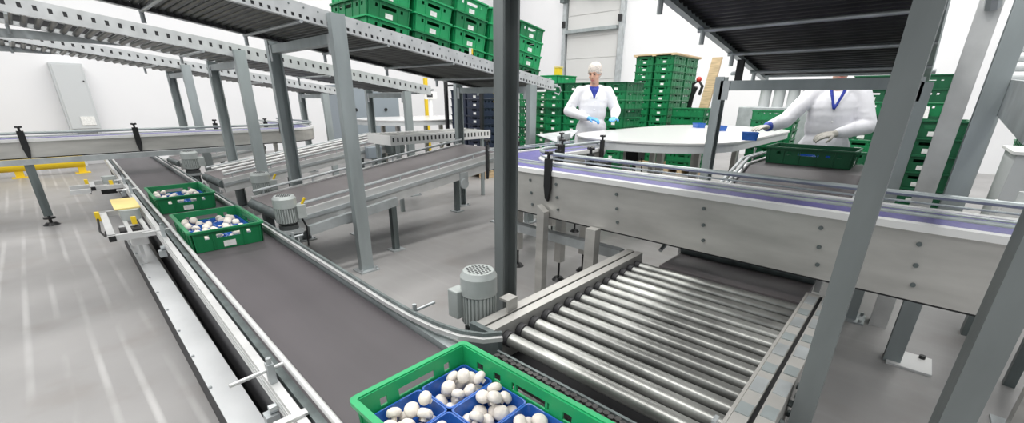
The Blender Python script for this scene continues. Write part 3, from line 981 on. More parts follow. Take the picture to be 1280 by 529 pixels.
# right-hand lane: leaning posts close to the camera and its side channel
t = thing('post_frame', 'nearest grey steel post, cut off by the picture corner beside the curved conveyor', 'steel frame', (1.35, -0.25, 0))
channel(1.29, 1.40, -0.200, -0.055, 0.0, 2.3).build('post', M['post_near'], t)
MB().box(1.26, 1.43, -.27, -.18, 0, .011).build('base_plate', M['galv'], t)
t = thing('post_frame', 'white lit steel post right of the big leaning post, with lower brace', 'steel frame', (3.3, -0.15, 0))
channel(3.24, 3.34, -0.135, 0.085, 0.0, 2.6).build('post', M['alu'], t)
MB().tube([(3.22, -0.10, 1.72), (3.05, -0.06, 1.95), (2.9, -0.03, 2.3)], 0.03).build('bent_arm', M['galv'], t, True)
t = thing('post_frame', 'grey steel post between the lit white post and the right picture edge', 'steel frame', (2.85, -0.22, 0))
channel(2.80, 2.90, -0.217, 0.07, 0.0, 2.3).build('post', M['post'], t)
b = MB().box(2.77, 2.97, -0.34, -0.16, 0, 0.012).build('base_plate', M['white_plastic'], t)
for y in (-0.2, -0.3):
    MB().cyl((2.94, y, 0.012), (2.94, y, 0.03), 0.014, 8).build('anchor_bolt', M['black'], b)
t = thing('side_channel', 'inclined steel side channel bolted across the posts at the right edge', 'steel channel', (2.7, -0.19, 1.1))
m = MB().prism([(3.45, -0.23, 1.29), (3.45, -0.23, 1.42), (1.9, -0.23, 1.35), (1.9, -0.23, 1.19)], (0, 0.012, 0))
m.build('web', M['galv'], t)
for x, z in ((3.2, 1.31), (3.2, 1.38), (2.96, 1.29), (2.96, 1.37)):
    MB().cyl((x, -0.2175, z), (x, -0.19, z), 0.014, 8).build('bolt', M['post_dark'], t)

# ------------------------------------------------------------------ crates
CL, CW, CH_ = 0.60, 0.40, 0.13


def crate_proto(name, m, detail=True, height=CH_):
    """stacking crate, long axis along Y; short ends carry slot, two hand holes and a paper label"""
    t = thing(name, 'crate', 'crate', (0, 0, 0))
    th = 0.006
    h = height
    bl, bw = CL - 0.035, CW - 0.035
    mb = MB()
    zs, ze = h * 0.55, h * 0.74
    hs = [(bw * .17, bw * .23, zs, ze), (bw * .33, bw * .67, zs, ze), (bw * .77, bw * .83, zs, ze)]
    hl = [(bl * .12, bl * .17, zs, ze), (bl * .25, bl * .30, zs, ze), (bl * .38, bl * .62, zs, ze), (bl * .70, bl * .75, zs, ze), (bl * .83, bl * .88, zs, ze)]
    for s in (-1, 1):
        mb.panel(lambda u, v, w_, s=s: (u - bw / 2, s * (bl / 2 - w_), v), bw, h - 0.004, th, hs)
        mb.panel(lambda u, v, w_, s=s: (s * (bw / 2 - w_), u - bl / 2, v), bl, h - 0.004, th, hl)
    mb.box(-bw / 2 + 0.002, bw / 2 - 0.002, -bl / 2 + 0.002, bl / 2 - 0.002, 0.0, 0.006)
    # outer ribs
    if detail:
        for s in (-1, 1):
            for f in (-0.47, -0.22, 0.22, 0.47):
                mb.box(f * bw - 0.004, f * bw + 0.004, s * bl / 2 - 0.004, s * bl / 2 + 0.006, 0.004, h - 0.012)
            for f in (-0.47, -0.29, -0.1, 0.1, 0.29, 0.47):
                mb.box(s * bw / 2 - 0.004, s * bw / 2 + 0.006, f * bl - 0.004, f * bl + 0.004, 0.004, h - 0.012)
    for v in mb.bm.verts:
        f = 1 + 0.028 * (v.co.z / h - 0.5)
        v.co.x *= f
        v.co.y *= f
    mb.build('body', m, t)
    mb = MB()
    r = 0.02
    for (z0_, z1_, o) in ((h - 0.012, h, 0.0),):
        X, Y = CW / 2 - o, CL / 2 - o
        xi, yi = X - 0.016, Y - 0.016

        def ring(x, y, rr, z):
            P = []
            for cx, cy, a0 in ((x - rr, y - rr, 0), (-x + rr, y - rr, PI / 2), (-x + rr, -y + rr, PI), (x - rr, -y + rr, 1.5 * PI)):
                for k in range(5):
                    a = a0 + k * PI / 8
                    P.append(mb.bm.verts.new((cx + rr * math.cos(a), cy + rr * math.sin(a), z)))
            return P
        A, B, C, D = ring(X, Y, r, z0_), ring(X, Y, r, z1_), ring(xi, yi, r * .6, z1_), ring(xi, yi, r * .6, z0_)
        n = len(A)
        fs = []
        for a, b in ((A, B), (B, C), (C, D), (D, A)):
            for k in range(n):
                fs.append(mb.bm.faces.new((a[k], a[(k + 1) % n], b[(k + 1) % n], b[k])))
        bmesh.ops.recalc_face_normals(mb.bm, faces=fs)
    mb.build('rim', m, t, True)
    for s in (-1, 1):
        y = s * (bl / 2 * 0.991 + 0.0005)
        MB().box(-0.033, 0.031, y - 0.001, y + 0.001, 0.012, 0.066).build('label', M['label'], t)
    return t


def punnet_proto(name, m):
    t = tag_mesh = None
    mb = MB()
    X, Y, h = 0.0855, 0.0665, 0.062
    fs = []

    def ring(x, y, z, rr=0.012):
        P = []
        for cx, cy, a0 in ((x - rr, y - rr, 0), (-x + rr, y - rr, PI / 2), (-x + rr, -y + rr, PI), (x - rr, -y + rr, 1.5 * PI)):
            for k in range(4):
                a = a0 + k * PI / 6
                P.append(mb.bm.verts.new((cx + rr * math.cos(a), cy + rr * math.sin(a), z)))
        return P
    R_ = [ring(X - .010, Y - .010, 0), ring(X - .003, Y - .003, h - 0.004), ring(X, Y, h - 0.004), ring(X, Y, h), ring(X - .0045, Y - .0045, h), ring(X - .0115, Y - .0115, 0.002)]
    n = len(R_[0])
    for a, b in zip(R_, R_[1:]):
        for k in range(n):
            fs.append(mb.bm.faces.new((a[k], a[(k + 1) % n], b[(k + 1) % n], b[k])))
    fs.append(mb.bm.faces.new(R_[0][::-1]))
    fs.append(mb.bm.faces.new(R_[-1]))
    bmesh.ops.recalc_face_normals(mb.bm, faces=fs)
    return mb.build(name, m)


def mushroom_proto():
    t = thing('mushroom', 'mushroom', 'mushroom', (0, 0, 0))
    mb = MB()
    prof = [(0.0, 0.019), (0.006, 0.0187), (0.012, 0.0175), (0.018, 0.0145), (0.023, 0.0095), (0.0255, 0.003), (0.0255, -0.003), (0.0235, -0.009), (0.019, -0.0125), (0.012, -0.0115), (0.0, -0.009)]
    n = 18
    rings = []
    for r, z in prof:
        if r == 0:
            rings.append([mb.bm.verts.new((0, 0, z))])
        else:
            rings.append([mb.bm.verts.new((r * math.cos(2 * PI * k / n) * (1 + .03 * math.sin(3 * 2 * PI * k / n)), r * math.sin(2 * PI * k / n), z)) for k in range(n)])
    fs = []
    for a, b in zip(rings, rings[1:]):
        for k in range(n):
            if len(a) == 1:
                fs.append(mb.bm.faces.new((a[0], b[k], b[(k + 1) % n])))
            elif len(b) == 1:
                fs.append(mb.bm.faces.new((a[k], a[(k + 1) % n], b[0])))
            else:
                fs.append(mb.bm.faces.new((a[k], a[(k + 1) % n], b[(k + 1) % n], b[k])))
    bmesh.ops.recalc_face_normals(mb.bm, faces=fs)
    mb.build('cap', M['mushroom'], t, True)
    MB().cyl((0, 0, -0.024), (0, 0, -0.0095), 0.009, 12, 0.0085).build('stem', M['stem'], t, True)
    return t


PROTO_USED = {}


def place(proto, key, loc, rot, label, group=None, cat=None, scale=None):
    """the first use moves the prototype itself, later ones copy it"""
    if key not in PROTO_USED:
        PROTO_USED[key] = proto
        o = proto
        o.location = loc
        o.rotation_euler = rot
        o['label'] = label
        if group:
            o['group'] = group
    else:
        o = copy_tree(proto, loc, rot, label, group)
        if group is None and 'group' in o:
            del o['group']
    if cat:
        o['category'] = cat
    if scale:
        o.scale = scale
    return o


crate_a = crate_proto('crate', M['green'])
crate_f = crate_proto('crate', M['green_b'])
crate_d = crate_proto('crate', M['green_d'])
crate_n = crate_proto('crate', M['navy_crate'], False)
pun = punnet_proto('punnet', M['punnet'])
mush = mushroom_proto()

FILLED = []
ZB = 0.441
place(crate_f, 'f', (0.578, 0.622, ZB), (0, 0, 0), 'bright green crate of blue mushroom punnets beside the roller conveyor', 'crates of mushrooms on the belt')
c2x, c2y = loc_main(0.21, 2.26)
place(crate_a, 'a', (c2x, c2y, ZB), (0, 0, -RB), 'green crate of mushrooms with square label, middle one of three on the belt', 'crates of mushrooms on the belt')
c1x, c1y = loc_main(0.21, 3.50)
place(crate_a, 'a', (c1x, c1y, ZB), (0, 0, -RB), 'green crate of mushrooms farthest along the grey belt', 'crates of mushrooms on the belt')

def settle(n, seed, r=0.0238):
    """let n balls come to rest in one punnet"""
    rnd = random.Random(seed)
    P = [[rnd.uniform(-.05, .05), rnd.uniform(-.03, .03), .03 + .014 * i] for i in range(n)]
    for it in range(500):
        for p in P:
            p[2] -= .0009 if it < 380 else .0001
        for rep_ in range(3):
            for i in range(n):
                a = P[i]
                for j in range(i):
                    b = P[j]
                    d = [a[k] - b[k] for k in range(3)]
                    q = math.sqrt(sum(x * x for x in d)) + 1e-9
                    if q < 2 * r:
                        f = (2 * r - q) / q * .5
                        for k in range(3):
                            a[k] += d[k] * f
                            b[k] -= d[k] * f
            for p in P:
                g = min(1.0, max(0.0, p[2] / .06)) * .005
                hx, hy = .0725 + g - r, .0535 + g - r
                p[0] = max(-hx, min(hx, p[0]))
                p[1] = max(-hy, min(hy, p[1]))
                p[2] = max(.0025 + r, p[2])
    return P


HEAPS = [settle(10, k) for k in (3, 8, 15, 21, 27, 33)]
HEAPS_FULL = [settle(13, k, 0.0226) for k in (4, 9, 16, 22, 28, 34)]
ROWN = ['back', 'second', 'third', 'front']


def fill(cx, cy, z, rot, where, nm, rows=4, sides=2):
    for i in range(rows):
        for j in range(sides):
            lx, ly = (-0.0865 + 0.173 * j), 0.2017 - 0.1345 * i
            c_, s_ = math.cos(rot), math.sin(rot)
            px, py = cx + lx * c_ - ly * s_, cy + lx * s_ + ly * c_
            nmz = '%s row %s' % (ROWN[i], ('left', 'right')[j])
            place(pun, 'p', (px, py, z), (0, 0, rot), 'blue punnet of white mushrooms, %s, %s' % (where, nmz), 'punnets in the ' + where, 'punnet')
            heap = (HEAPS_FULL if nm > 8 else HEAPS)[(i * 2 + j * 3 + nm) % 6]
            mir = -1 if (i + j) % 2 else 1
            for k, (mx, my, mz) in enumerate(heap):
                up = mz > 0.05
                sc = random.uniform(0.85, 0.88) if nm > 8 else random.uniform(0.90, 0.93)
                ax, ay = mx * mir, my
                place(mush, 'm', (px + ax * c_ - ay * s_, py + ax * s_ + ay * c_, z + mz),
                      (random.uniform(-.9, .9), random.uniform(-.9, .9), random.uniform(0, 6.2)),
                      'white mushroom in the %s punnet of the %s' % (nmz, where), 'mushrooms in the %s punnet of the %s' % (nmz, where), 'mushroom',
                      (sc, sc * random.uniform(.86, 1.0), sc * random.uniform(.9, 1.0)))


fill(0.578, 0.622, ZB + 0.0065, 0, 'bright foreground crate', 10)
fill(c2x, c2y, ZB + 0.0065, -RB, 'nearer green crate behind', 7)
fill(c1x, c1y, ZB + 0.0065, -RB, 'farthest green crate on the belt', 7)

# crates riding on the left overhead lane: five columns of four, tilted with the lane
th = math.atan(0.139)
COLN = ['highest column', 'second column', 'middle column', 'fourth column behind the dark post', 'lowest column']
for k in range(5):
    x = 2.07 + k * 0.412
    for j in range(4):
        hgt = 0.131 * j
        zz = z2(x) - 0.034 + 0.002
        place(crate_f if (k + j) % 3 != 1 else crate_a, 'f' if (k + j) % 3 != 1 else 'a', (x + math.sin(th) * hgt, 3.5, zz + hgt * math.cos(th)), (0, th, 0),
              'green crate on the overhead lane, %s, %s' % (COLN[k], ORD[3 - j]), 'crates stacked on the left overhead lane')
t = thing('tag_card', 'small yellow and white card standing on the rail of the crate lane', 'card', (2.78, 3.02, z2(2.78)))
MB().box(2.76, 2.80, 3.055, 3.059, z2(2.76) + 0.001, z2(2.78) + 0.055).build('card', M['label'], t)
MB().box(2.785, 2.80, 3.052, 3.0545, z2(2.78) + 0.005, z2(2.78) + 0.05).build('yellow_stripe', M['yellow'], t)


def pallet(x0, x1, y0, y1, label):
    t = thing('pallet', label, 'pallet', ((x0 + x1) / 2, (y0 + y1) / 2, 0))
    m = MB()
    for y in (y0 + .05, (y0 + y1) / 2, y1 - .05):
        m.box(x0, x1, y - 0.045, y + 0.045, 0.0, 0.1)
    m.build('runner', M['wood'], t)
    m = MB()
    n = 7
    for k in range(n):
        x = x0 + (x1 - x0 - 0.1) * k / (n - 1)
        m.box(x, x + 0.1, y0, y1, 0.1005, 0.122)
    m.build('deck', M['wood'], t)
    return t


def stack(x0, y0, nx, ny, nz, along_x, where, protos=('a',), xn=None, yn=None):
    """crates on a pallet; x0, y0 is the near right corner"""
    dx, dy = (0.605, 0.405) if along_x else (0.405, 0.605)
    P = {'a': crate_a, 'd': crate_d, 'n': crate_n, 'f': crate_f}
    pallet(x0, x0 + nx * dx, y0, y0 + ny * dy, 'wooden pallet under ' + where)
    for i in range(nx):
        for j in range(ny):
            for k in range(nz):
                pr = protos[(i * 7 + j * 3 + k * 5) % len(protos)]
                pos = []
                if ny > 1:
                    pos.append((yn or ['right column', 'left column'] if ny == 2 else ['rightmost column', 'second column from right', 'third column from right', 'leftmost column'])[j])
                if nx > 1:
                    pos.append(['front row', 'rear row', 'third row'][i])
                place(P[pr], pr, (x0 + dx * (i + .5), y0 + dy * (j + .5), 0.1225 + 0.131 * k), (0, 0, PI / 2 if along_x else 0),
                      '%s crate, %s, %s, %s' % ({'a': 'green', 'd': 'dark green', 'n': 'dark blue', 'f': 'green'}[pr], where, ', '.join(pos), ORD[nz - 1 - k]) if pos else
                      '%s crate, %s, %s' % ({'a': 'green', 'd': 'dark green', 'n': 'dark blue', 'f': 'green'}[pr], where, ORD[nz - 1 - k]), 'crates of ' + where)
    return 0.1225 + 0.131 * nz


zt_ = stack(8.5, 3.72, 2, 2, 15, True, 'tall wood-capped stack')
t = thing('wooden_lid', 'pale wooden boards capping the tall stack of green crates', 'lid', (9.1, 4.1, zt_))
MB().box(8.46, 9.74, 3.69, 4.55, zt_ + 0.016, zt_ + 0.04).build('board', M['wood'], t)
m = MB()
for y in (3.7, 4.08, 4.46):
    m.box(8.46, 9.74, y, y + 0.08, zt_ + 0.001, zt_ + 0.0155)
m.build('batten', M['wood'], t)
stack(6.4, 3.5, 1, 4, 11, True, 'wide stack behind the woman', ('a', 'a', 'd'))
stack(6.8, 5.3, 1, 2, 10, True, 'stack behind the crate lane end', ('a', 'a', 'd'))
place(crate_f, 'f', (6.72, 5.06, 0.1225 + 0.131 * 11 + 0.001), (0, 0, PI / 2), 'single green crate lying on top of the wide stack by its left end')
t = thing('yellow_box', 'small yellow box on top of the single high green crate', 'box', (6.7, 5.05, 0.1225 + .131 * 12 + .001))
MB().box(6.66, 6.78, 5.02, 5.12, .1235 + .131 * 12 + .002, .1235 + .131 * 12 + .13).build('body', M['yellow'], t, bevel=0.006)
MB().box(6.652, 6.788, 5.012, 5.128, .1235 + .131 * 12 + .1305, .1235 + .131 * 12 + .15).build('lid', M['pale_yellow'], t)
stack(8.0, 2.84, 2, 1, 8, False, 'low stack behind the white table')
stack(7.6, 1.4, 1, 1, 8, False, 'stack beyond the grey portal post')
stack(6.2, -0.12, 1, 2, 11, True, 'stack behind the second worker', ('d', 'a', 'd'))
stack(4.75, -0.27, 1, 1, 8, True, 'dark stack between leaning posts', ('d',))
stack(7.2, -1.62, 1, 2, 16, True, 'tallest stack beyond the side channel')
stack(6.0, -1.5, 1, 2, 9, True, 'low stack behind the grey tub', ('a', 'd'))
stack(5.1, 5.37, 1, 2, 10, True, 'stack in the black rack', ('n',))
# paper sheets lying in crates behind the second worker
for (y, z, lab) in ((0.12, 1.20, 'white paper sheet sticking out of the stack behind the second worker'), (0.10, 0.93, 'lower white paper sheet on the stack behind the second worker')):
    t = thing('paper_sheet', lab, 'paper', (6.18, y, z))
    MB().prism([(6.172, y - .13, z - .07), (6.172, y + .12, z - .05), (6.182, y + .13, z + .08), (6.182, y - .12, z + .06)], (0.004, 0, 0)).build('sheet', M['label'], t)
# black rack posts around the dark blue stack, yellow uprights
t = thing('rack_frame', 'black upright frame around the stack of dark blue crates', 'rack', (5.08, 5.78, 0))
for y in (5.33, 6.22):
    MB().box(5.03, 5.08, y - 0.025, y + 0.025, 0, 1.62).build('post', M['black'], t)
for z in (1.49, 1.6):
    MB().box(5.035, 5.075, 5.356, 6.194, z, z + 0.03).build('cross_bar', M['black'], t)
for (x, y, h, lab) in ((6.7, 9.0, 1.75, 'yellow upright post near the grey cabinet in the background'), (5.9, 5.9, 1.6, 'yellow upright post just right of the dark blue crates'), (6.3, 6.2, 1.6, 'yellow upright post second to the right of the dark blue crates')):
    t = thing('safety_post', lab, 'post', (x, y, 0))
    MB().box(x - 0.04, x + 0.04, y - 0.04, y + 0.04, 0.0105, h).build('post', M['yellow'], t, bevel=0.008)
    MB().box(x - 0.09, x + 0.09, y - 0.09, y + 0.09, 0, 0.01).build('base_plate', M['yellow'], t)

# ------------------------------------------------------------------ tables
def stadium(x0, x1, y, r, n=20):
    P = []
    for k in range(n + 1):
        a = PI / 2 + PI * k / n
        P.append((x0 + r * math.cos(a), y + r * math.sin(a)))
    for k in range(n + 1):
        a = -PI / 2 + PI * k / n
        P.append((x1 + r * math.cos(a), y + r * math.sin(a)))
    return P


def packing_table(label, x0, x1, y, r, z, legs):
    t = thing('packing_table', label, 'table', ((x0 + x1) / 2, y, 0))
    MB().prism([(a, b, z - 0.015) for a, b in stadium(x0, x1, y, r)], (0, 0, 0.015)).build('table_top', M['table'], t)
    m = MB()
    ou, inn = stadium(x0, x1, y, r - 0.012), stadium(x0, x1, y, r - 0.03)
    n = len(ou)
    fs = []
    V = [[m.bm.verts.new((*p, zz)) for p in ring] for ring, zz in ((ou, z - .0155), (ou, z - .09), (inn, z - .09), (inn, z - .0155))]
    for a in range(4):
        for k in range(n):
            fs.append(m.bm.faces.new((V[a][k], V[a][(k + 1) % n], V[(a + 1) % 4][(k + 1) % n], V[(a + 1) % 4][k])))
    bmesh.ops.recalc_face_normals(m.bm, faces=fs)
    m.build('skirt', M['cab_light'], t)
    MB().box(x0 - r * .5, x1 + r * .5, y - 0.3, y + 0.3, z - 0.08, z - 0.016).build('under_frame', M['galv'], t)
    for (lx, ly) in legs:
        l = MB().box(lx - 0.03, lx + 0.03, ly - 0.03, ly + 0.03, 0.05, z - 0.09).build('leg', M['stainless'], t)
        MB().cyl((lx, ly, 0), (lx, ly, 0.05), 0.045, 16, 0.02).build('foot', M['black'], l)
    return t


tb = packing_table('large white packing table with a rounded end in front of the woman', 4.62, 6.6, 2.12, 0.86, 0.935,
                   [(4.3, 1.9), (4.35, 2.3), (5.2, 1.85), (5.2, 2.4), (6.6, 1.85), (6.6, 2.4)])
MB().box(4.25, 4.4, 2.12, 2.26, 0.70, 0.84).cyl((4.32, 2.19, 0.5), (4.32, 2.19, 0.7), 0.02).build('drive_unit', M['black'], tb)
MB().tube([(4.3, 2.1, 0.72), (4.22, 2.05, 0.62), (4.2, 2.02, 0.45), (4.25, 2.0, 0.35)], 0.009).build('cable', M['black'], tb, True)
packing_table('far white packing table with a rounded end in front of the grey cabinet', 4.9, 6.6, 7.35, 0.86, 0.935,
              [(4.6, 7.1), (4.6, 7.6), (5.6, 7.1), (5.6, 7.6), (6.6, 7.1), (6.6, 7.6)])
t = thing('chute', 'grey sheet metal chute at the left end of the violet belt before the woman', 'chute', (4.0, 2.8, 0.9))
m = MB().prism([(3.62, 2.70, 0.88), (3.66, 3.02, 0.94), (4.55, 3.08, 0.95), (3.98, 2.80, 0.90)], (0, 0, 0.008))
m.build('tray', M['galv'], t)
MB().prism([(3.62, 2.70, 0.889), (3.98, 2.80, 0.909), (3.98, 2.804, 0.96), (3.62, 2.704, 0.95)], (0, 0.008, 0)).build('side_wall', M['galv'], t)
for x, y in ((3.7, 2.9), (4.15, 2.96)):
    MB().box(x - .02, x + .02, y - .02, y + .02, 0, 0.90).build('leg', M['stainless'], t)

# punnets on the table and one being held
pk = MB()
place(pun, 'p', (6.55, 2.38, 0.9355), (0, 0, 0.8), 'blue punnet on the white table left of the grey portal post', None, 'punnet')
place(pun, 'p', (6.1, 1.95, 0.9355), (0, 0, 0.9), 'blue punnet on the white table half hidden behind the grey portal post', None, 'punnet')
for k, (px, py) in enumerate(((6.55, 2.38), (6.1, 1.95))):
    where = ('left of', 'half hidden behind')[k]
    for (a, b) in ((-.0495, -.0275), (.0, -.0285), (.0495, -.0275), (-.0495, .0275), (0, .0285), (.0495, .0275)):
        c_, s_ = math.cos((.8, .9)[k]), math.sin((.8, .9)[k])
        place(mush, 'm', (px + a * c_ - b * s_, py + a * s_ + b * c_, .936 + .034), (random.uniform(-.2, .2), random.uniform(-.2, .2), 0),
              'white mushroom in the table punnet %s the grey portal post' % where, 'mushrooms in the table punnet %s the grey portal post' % where, 'mushroom', (.92,) * 3)
# crate at the second worker
place(crate_d, 'd', (4.2, 0.60, 0.832), (0, 0, 0), 'dark green crate being filled by the second worker at the top of the dark incline', 'crates at the second worker')
for i in range(2):
    for j in range(1):
        place(pun, 'p', (4.12, 0.50 + 0.145 * i, 0.8385), (0, 0, 0), 'blue punnet inside the crate before the second worker, %s one' % ('nearer', 'farther')[i], None, 'punnet')

# ------------------------------------------------------------------ background clutter
t = thing('steel_cabinet', 'large blue-grey two-door cabinet behind the far packing table', 'cabinet', (5.3, 9.3, 0))
MB().box(4.55, 6.05, 9.2, 9.7, 0.05, 1.55).build('housing', M['cabinet'], t, bevel=0.01)
for a in (4.57, 5.31):
    d = MB().box(a, a + 0.72, 9.18, 9.199, 0.1, 1.52).build('door', M['cabinet'], t)
    MB().cyl((a + 0.36, 9.15, 1.05), (a + 0.36, 9.18, 1.05), 0.035, 12).build('handle', M['black'], d)
MB().box(4.6, 6.0, 9.25, 9.65, 0, 0.05).build('plinth', M['post_dark'], t)
t = thing('scale_display', 'white weighing scale display on a post beside the yellow upright', 'scale', (5.75, 7.6, 0.935))
MB().box(5.72, 5.78, 7.57, 7.63, 0.9355, 1.28).build('post', M['white_plastic'], t)
MB().box(5.6, 5.9, 7.55, 7.6, 1.28, 1.42).build('display', M['white_plastic'], t, bevel=0.01)
MB().box(5.64, 5.78, 7.545, 7.5495, 1.32, 1.39).build('screen', M['slate'], t)
t = thing('wooden_beam', 'pale wooden beam leaning right of the tall wood-capped stack', 'beam', (8.9, 3.0, 0))
MB().prism([(8.95, 3.28, 0.0), (8.95, 3.45, 0.0), (8.95, 3.2, 2.05), (8.95, 3.03, 2.05)], (0.07, 0, 0)).build('plank', M['wood'], t)
t = thing('pallet_truck', 'black hand truck handle with a red grip between the crate stacks', 'pallet truck', (9.1, 3.6, 0))
m = MB().tube([(9.1, 3.62, 0.0), (9.08, 3.58, 0.9), (9.02, 3.50, 1.4), (9.0, 3.44, 1.55)], 0.045, 10)
m.build('tiller', M['black'], t, True)
MB().tube([(9.0, 3.36, 1.4), (9.0, 3.32, 1.56), (9.0, 3.40, 1.66), (9.0, 3.50, 1.6), (9.0, 3.49, 1.42)], 0.03).build('handle_loop', M['black'], t, True)
MB().sphere((8.99, 3.40, 1.68), 0.05).build('grip', M['red'], t, True)
t = thing('filler_machine', 'grey machine with a row of pale cylinders behind the grey portal post', 'machine', (9.2, 2.0, 0))
MB().box(9.0, 9.4, 1.2, 2.6, 0.6, 1.2).build('housing', M['galv'], t, bevel=0.01)
for k in range(5):
    MB().cyl((9.15, 1.35 + k * .22, 1.2005), (9.15, 1.35 + k * .22, 1.55), 0.09, 16).build('cylinder', M['cab_light'], t, True)
MB().box(8.98, 9.35, 1.2, 2.75, 1.5505, 1.6).build('top_rail', M['galv'], t)
for y in (1.25, 2.5):
    MB().box(9.1, 9.2, y, y + 0.1, 0, 0.6).build('leg', M['post_dark'], t)
# right edge: tub, rollers in film, coats
t = thing('tub', 'pale grey tub on a small stand at the right edge beyond the violet belt', 'tub', (4.7, -0.75, 0))
m = MB().prism([(4.45, -1.05, 0.46), (4.95, -1.05, 0.46), (5.0, -1.05, 0.98), (4.4, -1.05, 0.98)], (0, 0.55, 0))
m.build('body', M['cab_light'], t)
MB().box(4.38, 5.02, -1.07, -0.48, 0.981, 1.0).build('rim', M['white_plastic'], t)
for x in (4.5, 4.85):
    for y in (-1.0, -0.6):
        MB().box(x, x + .05, y, y + .05, 0, .459).build('leg', M['post_dark'], t)
t = thing('white_caddy', 'white plastic caddy with bottles low behind the violet belt at the right', 'caddy', (3.5, -0.55, 0))
MB().box(3.4, 3.62, -0.62, -0.40, 0.70, 0.72).build('tray', M['white_plastic'], t)
m = MB().box(3.4, 3.62, -.62, -.61, .7201, .79).box(3.4, 3.62, -.41, -.4, .7201, .79).box(3.4, 3.41, -.609, -.411, .7201, .79)
m.build('side', M['white_plastic'], t)
for y in (-.57, -.49):
    MB().cyl((3.5, y, 0.7205), (3.5, y, 0.86), .03, 14).build('bottle', M['clear'], t, True)
MB().box(3.47, 3.55, -0.55, -0.47, 0, 0.699).build('stand', M['post_dark'], t)
hs = [(i * .02 + .004, i * .02 + .016, j * .02 + .004, j * .02 + .016) for i in range(16) for j in range(10)]
t = thing('chain_guard', 'dark mesh chain guard above the side channel at the edge', 'guard', (2.3, -0.24, 1.36))
MB().panel(lambda u, v, w_: (2.12 + u, -0.24 + w_, 1.363 + .045 * u / .32 + v), 0.32, 0.2, 0.006, hs).build('mesh', M['post_dark'], t)
MB().box(2.12, 2.44, -0.2295, -0.2185, 1.385, 1.41).build('clip', M['galv'], t)
MB().box(2.13, 2.15, -0.2335, -0.22, 1.3655, 1.55).build('stay', M['post'], t)
t = thing('film_roll', 'stand with clear film sleeves seen between the two leaning posts', 'film rolls', (4.2, -0.48, 0))
for k in range(5):
    MB().cyl((4.20 + k * 0.012, -0.30, 1.40 + k * .055), (4.20 + k * 0.012, -0.66, 1.40 + k * .055), 0.0265, 14).build('sleeve', M['clear'], t, True)
MB().box(4.14, 4.32, -0.68, -0.28, 1.36, 1.373).build('shelf', M['galv'], t)
for y in (-0.66, -0.32):
    MB().box(4.21, 4.25, y - .02, y + .02, 0, 1.3595).build('stand', M['post'], t)
t = thing('dark_jacket', 'dark jacket hanging at the right picture edge', 'jacket', (2.9, -0.9, 0.6))
MB().sphere((2.95, -0.62, 0.98), 0.12, 0.7, 1.0, 1.6).sphere((2.95, -0.66, 0.76), 0.13, 0.7, 1.0, 1.5).build('cloth', M['black'], t, True)
MB().box(2.93, 2.97, -0.64, -0.60, 0, 0.6).build('stand', M['post_dark'], t)


# ------------------------------------------------------------------ people
def caps(mb, chain, n=14):
    for (p, r) in chain:
        mb.sphere(p, r, u=n, v=8)
    for (p, r), (q, s) in zip(chain, chain[1:]):
        if (Vector(q) - Vector(p)).length > 1e-4:
            mb.cyl(p, q, r, n, s)


def fused(mb, name, m, parent, voxel=0.012, it=4):
    """fuse overlapping shapes into one continuous smooth surface"""
    me = bpy.data.meshes.new('tmp')
    mb.bm.to_mesh(me)
    mb.bm.free()
    o = bpy.data.objects.new('tmp', me)
    COL.objects.link(o)
    md = o.modifiers.new('r', 'REMESH')
    md.mode = 'VOXEL'
    md.voxel_size = voxel
    md2 = o.modifiers.new('s', 'SMOOTH')
    md2.iterations = it
    md2.factor = 0.5
    dg = bpy.context.evaluated_depsgraph_get()
    me2 = bpy.data.meshes.new_from_object(o.evaluated_get(dg))
    bpy.data.objects.remove(o)
    me2.name = name
    me2.materials.clear()
    me2.materials.append(m)
    for p in me2.polygons:
        p.use_smooth = True
    x = bpy.data.objects.new(name, me2)
    COL.objects.link(x)
    x.parent = parent
    CH.setdefault(parent.name, []).append(x)
    return x


def hand(mb, wrist, d, nrm, side, curl=0.5, s=1.0):
    """palm, four unequal fingers with knuckle bends and a thumb from the side of the palm"""
    W, d, nrm = Vector(wrist), Vector(d).normalized(), Vector(nrm).normalized()
    nrm = (nrm - d * nrm.dot(d)).normalized()
    a = d.cross(nrm) * side
    pc = W + d * 0.05 * s
    for u in (-.026, -.009, .009, .026):
        caps(mb, [(W + a * u * .7 * s, .016 * s), (pc + a * u * s, .016 * s), (W + d * .088 * s + a * u * 1.05 * s, .012 * s)], 10)
    for u, l in ((-.03, .058), (-.0105, .072), (.0105, .078), (.03, .068)):
        b = W + d * .09 * s + a * u * 1.05 * s
        c, sn = math.cos(curl), math.sin(curl)
        k1 = b + (d * math.cos(curl * .5) - nrm * math.sin(curl * .5)) * l * .45 * s
        k2 = k1 + (d * c - nrm * sn) * l * .32 * s
        k3 = k2 + (d * math.cos(curl * 1.6) - nrm * math.sin(curl * 1.6)) * l * .23 * s
        caps(mb, [(b, .0105 * s), (k1, .0095 * s), (k2, .0088 * s), (k3, .0078 * s)], 10)
    b = W + d * .03 * s + a * .03 * s
    k1 = b + (d * .6 + a * .75 - nrm * .2).normalized() * .04 * s
    k2 = k1 + (d * .9 + a * .2 - nrm * .45).normalized() * .032 * s
    caps(mb, [(b, .014 * s), (k1, .011 * s), (k2, .009 * s)], 10)


